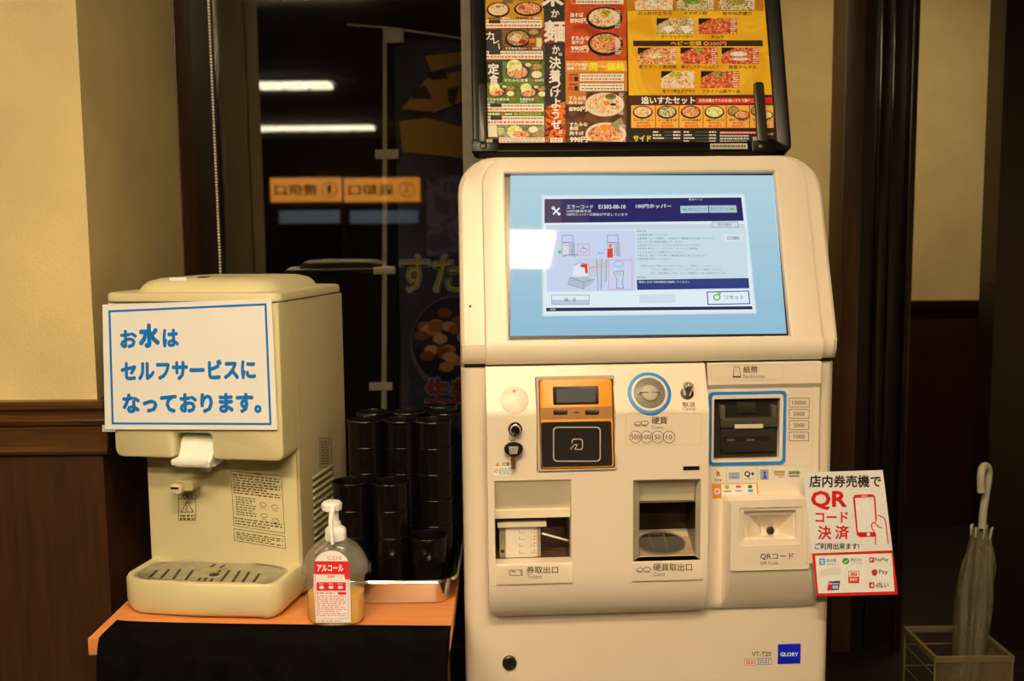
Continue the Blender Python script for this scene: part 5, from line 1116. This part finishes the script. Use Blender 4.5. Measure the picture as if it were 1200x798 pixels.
    for k, y in enumerate((-150, -280)):
        for j, x in enumerate((110, 320, 530)): topping(x, y, x + 190, y + 84, (F_meat, F_rice, F_mix)[(k + j) % 3], ('半熟玉子', '生玉子', 'チャーシュー')[j], x + 30, x + 150, y + 92, y + 110)
    topping(218, 98, 414, 180, F_mix, 'ガーリックバター', 240, 408, 184, 203); p.poly([(246, 148), (284, 134), (316, 156), (276, 178)], (244, 226, 170)); p.poly([(338, 140), (378, 136), (406, 160), (366, 178)], (244, 226, 170))
    topping(436, 98, 636, 180, F_red, 'キムチ', 500, 570, 184, 204)
    p.poly([(96, 214), (768, 212), (770, 243), (98, 243)], (56, 38, 18)); p.text('ヘビー空腹', 292, 216, 452, 240, (214, 166, 30), .05); p.text('◎300円', 460, 218, 580, 241, (222, 120, 90), .04)
    topping(120, 250, 322, 335, F_meat, '炙りチーズ黒胡椒', 126, 322, 340, 360, ((.45, .5, .25, .2, (240, 200, 120)),)); topping(342, 250, 536, 335, F_red, '香ばしバターにんにく', 346, 542, 340, 360, ((.46, .12, .16, .16, (120, 140, 50)),)); topping(556, 250, 750, 335, F_red, '南蛮タルタル', 592, 738, 341, 361, ((.45, .4, .3, .2, (244, 220, 180)), (.5, .7, .28, .12, (240, 214, 170))))
    topping(242, 372, 414, 460, F_rice, '鬼マヨ明太ポテサラ', 248, 418, 466, 487, ((.45, .2, .26, .2, (170, 170, 50)), (.4, .65, .3, .2, (240, 170, 130)))); topping(448, 372, 648, 460, F_red, 'フライド山椒ラー油', 454, 650, 467, 487, ((.45, .2, .22, .2, (130, 120, 50)),))
    p.poly([(72, 498), (818, 494), (822, 545), (74, 548)], (72, 38, 22)); p.poly([(424, 512), (738, 510), (818, 509), (820, 540), (424, 543)], (196, 36, 24)); p.text('追いすたセット', 138, 504, 418, 543, (240, 226, 196), .05); p.text('当店自慢のすたみな!追いすたで腹十二分', 438, 516, 740, 534, WH, .03)
    p.poly([(84, 548), (822, 546), (828, 668), (88, 670)], (118, 50, 20))
    xs = [(86, 210), (214, 332), (336, 458), (461, 578), (582, 698), (702, 824)]
    names = ('ミニラーメン', 'ミニ油そば', 'すたみな唐揚げ', '山盛りキャベツ', '餃子・唐揚げ', 'サラダセット'); pr = ('◎290円', '◎290円', '◎390円', '◎190円', '◎590円', '◎590円'); fds = (F_rice, F_mix, F_meat, F_grn, F_meat, F_grn)
    for (x0, x1), nm_, pc, fd in zip(xs, names, pr, fds):
        p.rect(x0, 550, x1, 667, (238, 160, 60)); c_ = (x0 + x1) / 2
        if x0 < 570: bowl(c_ - 2, 586, 52, 34, BLK_, fd, ((-.2, -.1, .2, .2, (150, 170, 50)),) if fd is F_rice else ())
        else: bowl(x0 + 34, 580, 30, 26, BLK_, F_soup); bowl(x0 + 78, 602, 42, 24, BLK_, fd)
        p.text(nm_, x0 + 12, 620, x1 - 8, 634, K2, .03); p.dashes(x0 + 30, 638, x1 - 30, 645, 1, K2, .6, 9, x0); p.text(pc, x0 + 26, 650, x1 - 24, 665, (226, 60, 26), .05)
    p.poly([(80, 672), (828, 669), (832, 742), (82, 744)], (38, 32, 26)); p.text('サイド', 98, 704, 190, 736, (226, 180, 40), .06)
    for bx, ex, n_, sd in ((200, 344, 3, 1), (360, 530, 4, 2)): 
        for k in range(n_): y = 686 + k * 16; p.dashes(bx, y - 4, bx + 30 + 14 * (k % 3), y + 5, 1, WH, .9, 10, sd + k); p.dashes(bx + 60, y, ex - 40, y + 2, 1, (150, 136, 104), .9, 5, sd); p.dashes(ex - 38, y - 4, ex, y + 5, 1, WH, .9, 10, sd + k)
    p.rect(546, 683, 740, 697, (190, 30, 24)); p.dashes(550, 685, 736, 695, 1, (240, 200, 170), .6, 11, 4); p.dashes(548, 700, 700, 742, 3, WH, .5, 10, 12); p.text('ン', 790, 690, 806, 704, (226, 180, 40), .05); p.text('ク', 810, 690, 826, 704, (226, 180, 40), .05)
    p.done('menu_print', t)
    return t
menu_board()

# ------------------------------------------------------------------ payment poster stuck to the machine's right side
def payment_poster():
    fr = Fr(KF.P(0, 0, .0335), KU, Z); pre = lambda x, y: (935 + x / 4.833, 540 + y / 4.836)
    t = thing('payment_poster', fr.P(*fr.uv(1000, 697), 0), 'white and red sheet about phone code payment stuck on the ticket machine edge', 'poster', rz=KYAW)
    P_ = [fr.uv(*pre(*q)) for q in ((28, 66), (480, 52), (566, 756), (104, 768))]
    m = M(); m.prism(fr, [P_[3], P_[2], P_[1], P_[0]], 0, .0006); part('sheet', m, t, mat('glossy_sheet', ob(240, 222, 188), rough=.22, vary=.01))
    m = M(); q = fr.R(946, 600, 958, 660); m.box(fr, q[0], q[1], q[2], q[3], -.030, .0); part('adhesive_mount', m, t, WP)
    p = Print(fr, h=.0009, pre=pre); K_ = (44, 38, 30); RD = (214, 34, 28); G_ = (110, 96, 84)
    p.text('店内券売機で', 64, 80, 470, 150, K_, .035)
    pr = lambda a, b, s, x0, y0, x1, y1, c, bd: p.text(s, x0, y0, x1, y1, c, bd)
    p.text('QR', 72, 168, 276, 278, RD, .05); p.text('コード', 98, 288, 284, 350, RD, .035); p.text('決', 112, 366, 188, 446, RD, .035); p.text('済', 210, 364, 288, 444, RD, .035); p.text('ご利用出来ます!', 94, 464, 346, 502, K_, .035)
    # hand holding a phone; the code on its screen is left out
    p.poly([(310, 206), (322, 192), (420, 188), (436, 200), (452, 400), (440, 428), (350, 432), (332, 418)], RD); p.poly([(322, 210), (428, 204), (442, 402), (338, 404)], (240, 222, 190)); p.ell(398, 415, 10, 10, (240, 222, 190)); p.line([(356, 200), (392, 198)], 4, (240, 222, 190))
    p.poly([(452, 300), (492, 325), (500, 360), (512, 470), (440, 472), (438, 420), (410, 370), (416, 344), (440, 352)], (240, 222, 188))
    p.line([(452, 306), (488, 324), (496, 352), (510, 470)], 6, RD); p.line([(438, 474), (438, 414), (416, 378), (416, 356), (428, 346), (456, 374)], 6, RD); p.line([(456, 374), (474, 378)], 6, RD)
    p.poly([(78, 524), (536, 506), (566, 756), (104, 768)], RD); ii = [(104, 540), (522, 524), (544, 734), (122, 746)]; p.poly([(96, 536), (530, 522), (546, 738), (114, 750)], (242, 226, 196))
    p.rr(120, 552, 152, 590, 5, (40, 140, 190)); p.text('支', 124, 556, 148, 586, WHT, .03); p.text('支付宝', 160, 554, 216, 574, (60, 60, 60), .02); p.text('ALIPAY', 162, 580, 214, 587, G_, .01)
    p.ell(270, 567, 20, 18, (70, 150, 50)); p.line([(262, 568), (268, 574), (280, 560)], 4, WHT); p.text('微信支付', 296, 550, 362, 570, G_, .01); p.text('WeChat Pay', 298, 576, 362, 583, G_, .01)
    p.rr(402, 545, 430, 575, 5, (214, 46, 44)); p.text('P', 408, 552, 423, 568, WHT, .05); p.text('PayPay', 434, 548, 512, 572, (70, 60, 54), .02)
    p.poly([(414, 624), (430, 612), (446, 616), (450, 636), (438, 652), (420, 646)], (214, 50, 40)); p.line([(424, 630), (442, 624)], 5, (60, 90, 170)); p.text('Pay', 458, 616, 508, 646, (70, 60, 54), .02)
    p.rr(402, 686, 432, 720, 5, (214, 46, 44)); p.text('d', 411, 692, 424, 712, WHT, .06); p.text('d払い', 440, 684, 512, 718, (64, 56, 50), .03)
    p.rr(284, 622, 346, 692, 4, (220, 64, 40)); p.rr(287, 625, 343, 656, 4, (240, 214, 180)); p.text('au', 298, 630, 332, 650, (220, 64, 40), .05); p.text('PAY', 294, 664, 336, 680, WHT, .05)
    p.poly([(172, 682), (238, 678), (230, 730), (164, 734)], (40, 70, 120)); p.poly([(172, 682), (196, 681), (188, 733), (164, 734)], (206, 50, 44)); p.poly([(196, 681), (214, 680), (206, 732), (188, 733)], (40, 80, 150)); p.dashes(172, 690, 230, 700, 1, WHT, .7, 12); p.text('銀聯', 194, 704, 226, 724, WHT, .03)
    p.poly([(124, 614), (240, 600), (240, 640), (124, 656)], (232, 212, 176))
    p.done('poster_print', t)
WHT = (240, 226, 206)
payment_poster()

# ------------------------------------------------------------------ umbrella stand and umbrella
def umbrella_stand():
    zr = .47; x0, x1, yf, yb = at(1095, 770, 1.96).x, at(1190, 768, 1.96).x, 1.96, 2.125
    zr = at(1140, 773, 1.96).z
    t = thing('umbrella_stand', ((x0 + x1) / 2, (yf + yb) / 2, 0), 'small square mesh umbrella stand with a bronze rim holding the clear umbrella', 'umbrella stand')
    BR = mat('bronze_metal', (.24, .19, .11), rough=.35, metal=.5)
    m = M(); o = Fr((0, 0, 0), (1, 0, 0), (0, 1, 0))
    L = lambda e, h, r=.004: [o.P(u, v, h) for u, v in rrect(x0 + e, yf + e, x1 - e, yb - e, r, 3)]
    m.loops([L(0, zr - .006), L(0, zr + .005), L(.001, zr + .006), L(.007, zr + .006), L(.008, zr + .005), L(.008, zr - .006), L(0, zr - .006)], False, False); part('rim', m, t, BR)
    m = M(); m.loops([L(0, .03), L(0, .045), L(.008, .045), L(.008, .03), L(0, .03)], False, False); part('bottom_rim', m, t, BR)
    m = M(); m.abox(x0 + .002, yf + .002, .030, x1 - .002, yb - .002, .036); part('drip_pan', m, t, BLKP)
    for X, Y_ in ((x0 + .004, yf + .004), (x1 - .004, yf + .004), (x0 + .004, yb - .004), (x1 - .004, yb - .004)): part('post', M().tube([(X, Y_, 0), (X, Y_, zr)], .0028, 8), t, BR)
    for zz_ in (at(1060, 754, yb).z, at(1060, 779, yb).z): part('rod', M().tube([(x0 + .003, yb - .003, zz_), (x1 - .003, yb - .003, zz_)], .0012, 6), t, BR)
    for zz_ in (at(1060, 754, yb).z, at(1060, 779, yb).z): part('rod', M().tube([(x0 + .003, yf + .003, zz_), (x0 + .003, yb - .003, zz_)], .0012, 6), t, BR)
    part('rim_bracket', M().abox(at(1118, 735, yb).x, yb - .02, zr - .010, at(1124, 735, yb).x, yb - .006, zr + .007, b=.001), t, BR)
    # expanded mesh, one sheet of wires per side
    m = M(); H = zr - .045; wires = M()
    def sheet(A, B):
        A = Vector(A); B = Vector(B); Lh = (B - A).length; e = (B - A) / Lh; n = int((Lh + H) / .0052)
        for sgn, dr in ((1, .0010), (-1, .0005)):
            st = .0052
            for k in range(int((Lh + H * .62) / st)):
                a = k * st - H * .62
                p0, p1 = (a, 0.0), (a + H * .62, H)
                if p0[0] < 0: z_ = -p0[0] / .62; p0 = (0, z_)
                if p1[0] > Lh: z_ = (Lh - a) / .62; p1 = (Lh, z_)
                if p1[1] - p0[1] < .004: continue
                f = (lambda q: A + e * (q[0] if sgn == 1 else Lh - q[0]) + Vector((0, 0, q[1])))
                wires.tube([f(p0), f(p1)], dr, 3, False)
            if Lh < .1: break
    for A, B in (((x0 + .004, yf + .004, .04), (x1 - .004, yf + .004, .04)), ((x1 - .004, yf + .004, .04), (x1 - .004, yb - .004, .04))): sheet(A, B)
    part('mesh_wire', wires, t, BR, kind='stuff', recalc=False)
    return x0, x1, yf, yb, zr
sxx0, sxx1, syf_, syb_, szr = umbrella_stand()
def umbrella():
    Yu = 2.04; top = at(1154, 560, Yu); hs = at(1150, 622, Yu); rimp = at(1136, 765, Yu)
    d = (rimp - hs).normalized(); tip = hs + d * ((hs.z - .045) / -d.z)
    t = thing('umbrella', tip, 'folded clear plastic umbrella with a white hooked handle leaning in the mesh stand', 'umbrella')
    wp = mat('white_handle', ob(170, 152, 112), rough=.4)
    # handle: straight grip, then the hook bends left and down
    h0 = hs + Vector((.002, 0, .006)); h1 = at(1152.5, 575, Yu); pts = [h0, at(1151, 600, Yu), h1]
    for px, py, dy in ((1158.5, 562, 0), (1158.5, 551, -.004), (1156, 546, -.008), (1152.5, 546, -.012), (1150.5, 552, -.015), (1150, 562, -.017), (1150.3, 575, -.018)): pts.append(at(px, py, Yu + dy))
    pts = [h0, at(1152, 600, Yu), at(1156, 575, Yu), at(1158.5, 560, Yu), at(1159, 551, Yu - .003), at(1156.5, 546, Yu - .008), at(1153, 546, Yu - .014), at(1150, 551, Yu - .018), at(1149.3, 562, Yu - .020), at(1149.6, 577, Yu - .021)]
    # smooth the path
    for _ in range(2):
        q = [pts[0]]
        for a, b in zip(pts[:-1], pts[1:]): q += [a * .75 + b * .25, a * .25 + b * .75]
        pts = q + [pts[-1]]
    part('handle', M().tube(pts, .0078, 12), t, wp)
    part('shaft', M().tube([hs, tip + Vector((0, 0, .002))], .004, 8), t, MATS['steel'])
    A = hs; n = 48; Lg = (tip - A).length; ux = Vector((1, 0, 0)) - d * d.x; ux.normalize(); uy = d.cross(ux)
    m = M(); L = []
    R_ = [(.0, .019), (.02, .021), (.08, .024), (.16, .030), (.22, .034), (.3, .034), (.45, .029), (.6, .024), (.75, .018), (.9, .010), (1.0, .004)]
    for f, r in R_:
        c = A + d * (Lg * f * .96 + .002); row = []
        for k in range(n):
            a = 2 * math.pi * k / n; fold = 1 + .22 * math.cos(8 * a + f * 7) * min(1, f * 8 + .3) + .08 * math.cos(19 * a + f * 20)
            row.append(c + (ux * math.cos(a) + uy * math.sin(a)) * r * fold * .9)
        L.append(row)
    m.loops(L, False, False)
    FM = clear('clear_vinyl', (.86, .84, .78), gloss=.14, edge=.35, body=.22, bodycol=ob(170, 150, 104), rough=.14)
    cn = part('canopy', m, t, FM, ang=80)
    # loose flap hanging out to the side
    fl = M(); P_ = []
    Q = [(1164, 640), (1168, 663), (1162, 700), (1152, 735), (1146, 748)]; I_ = [(1148, 640), (1152, 660), (1150, 700), (1145, 735), (1142, 750)]
    rows = []
    for (a, b), (c_, e_) in zip(Q, I_): rows.append([at(a * (1 - k / 4) + c_ * k / 4, b * (1 - k / 4) + e_ * k / 4, Yu - .012 - .012 * math.sin(k * .9)) for k in range(5)])
    fl.loops(rows, False, False, closed=False)
    part('loose_flap', fl, cn, FM, recalc=False, ang=80)
    fl = M(); rows = []
    for (a, b), (c_, e_) in zip([(1127, 656), (1125, 670), (1126, 700), (1128, 730)], [(1136, 650), (1135, 670), (1134, 700), (1133, 730)]): rows.append([at(a * (1 - k / 3) + c_ * k / 3, b * (1 - k / 3) + e_ * k / 3, Yu + .008 * math.sin(k)) for k in range(4)])
    fl.loops(rows, False, False, closed=False); part('loose_flap', fl, cn, FM, recalc=False, ang=80)
    for k in range(8):
        a = 2 * math.pi * k / 8 + .2; c = A + (ux * math.cos(a) + uy * math.sin(a)) * .0195
        part('rib_tip', M().tube([c + d * .012, c - d * .010 + (c - A) * .08], [.0016, .0022], 7), t, wp)
    part('ferrule', M().tube([tip - d * .05, tip], [.004, .0025], 8), t, wp)
umbrella()
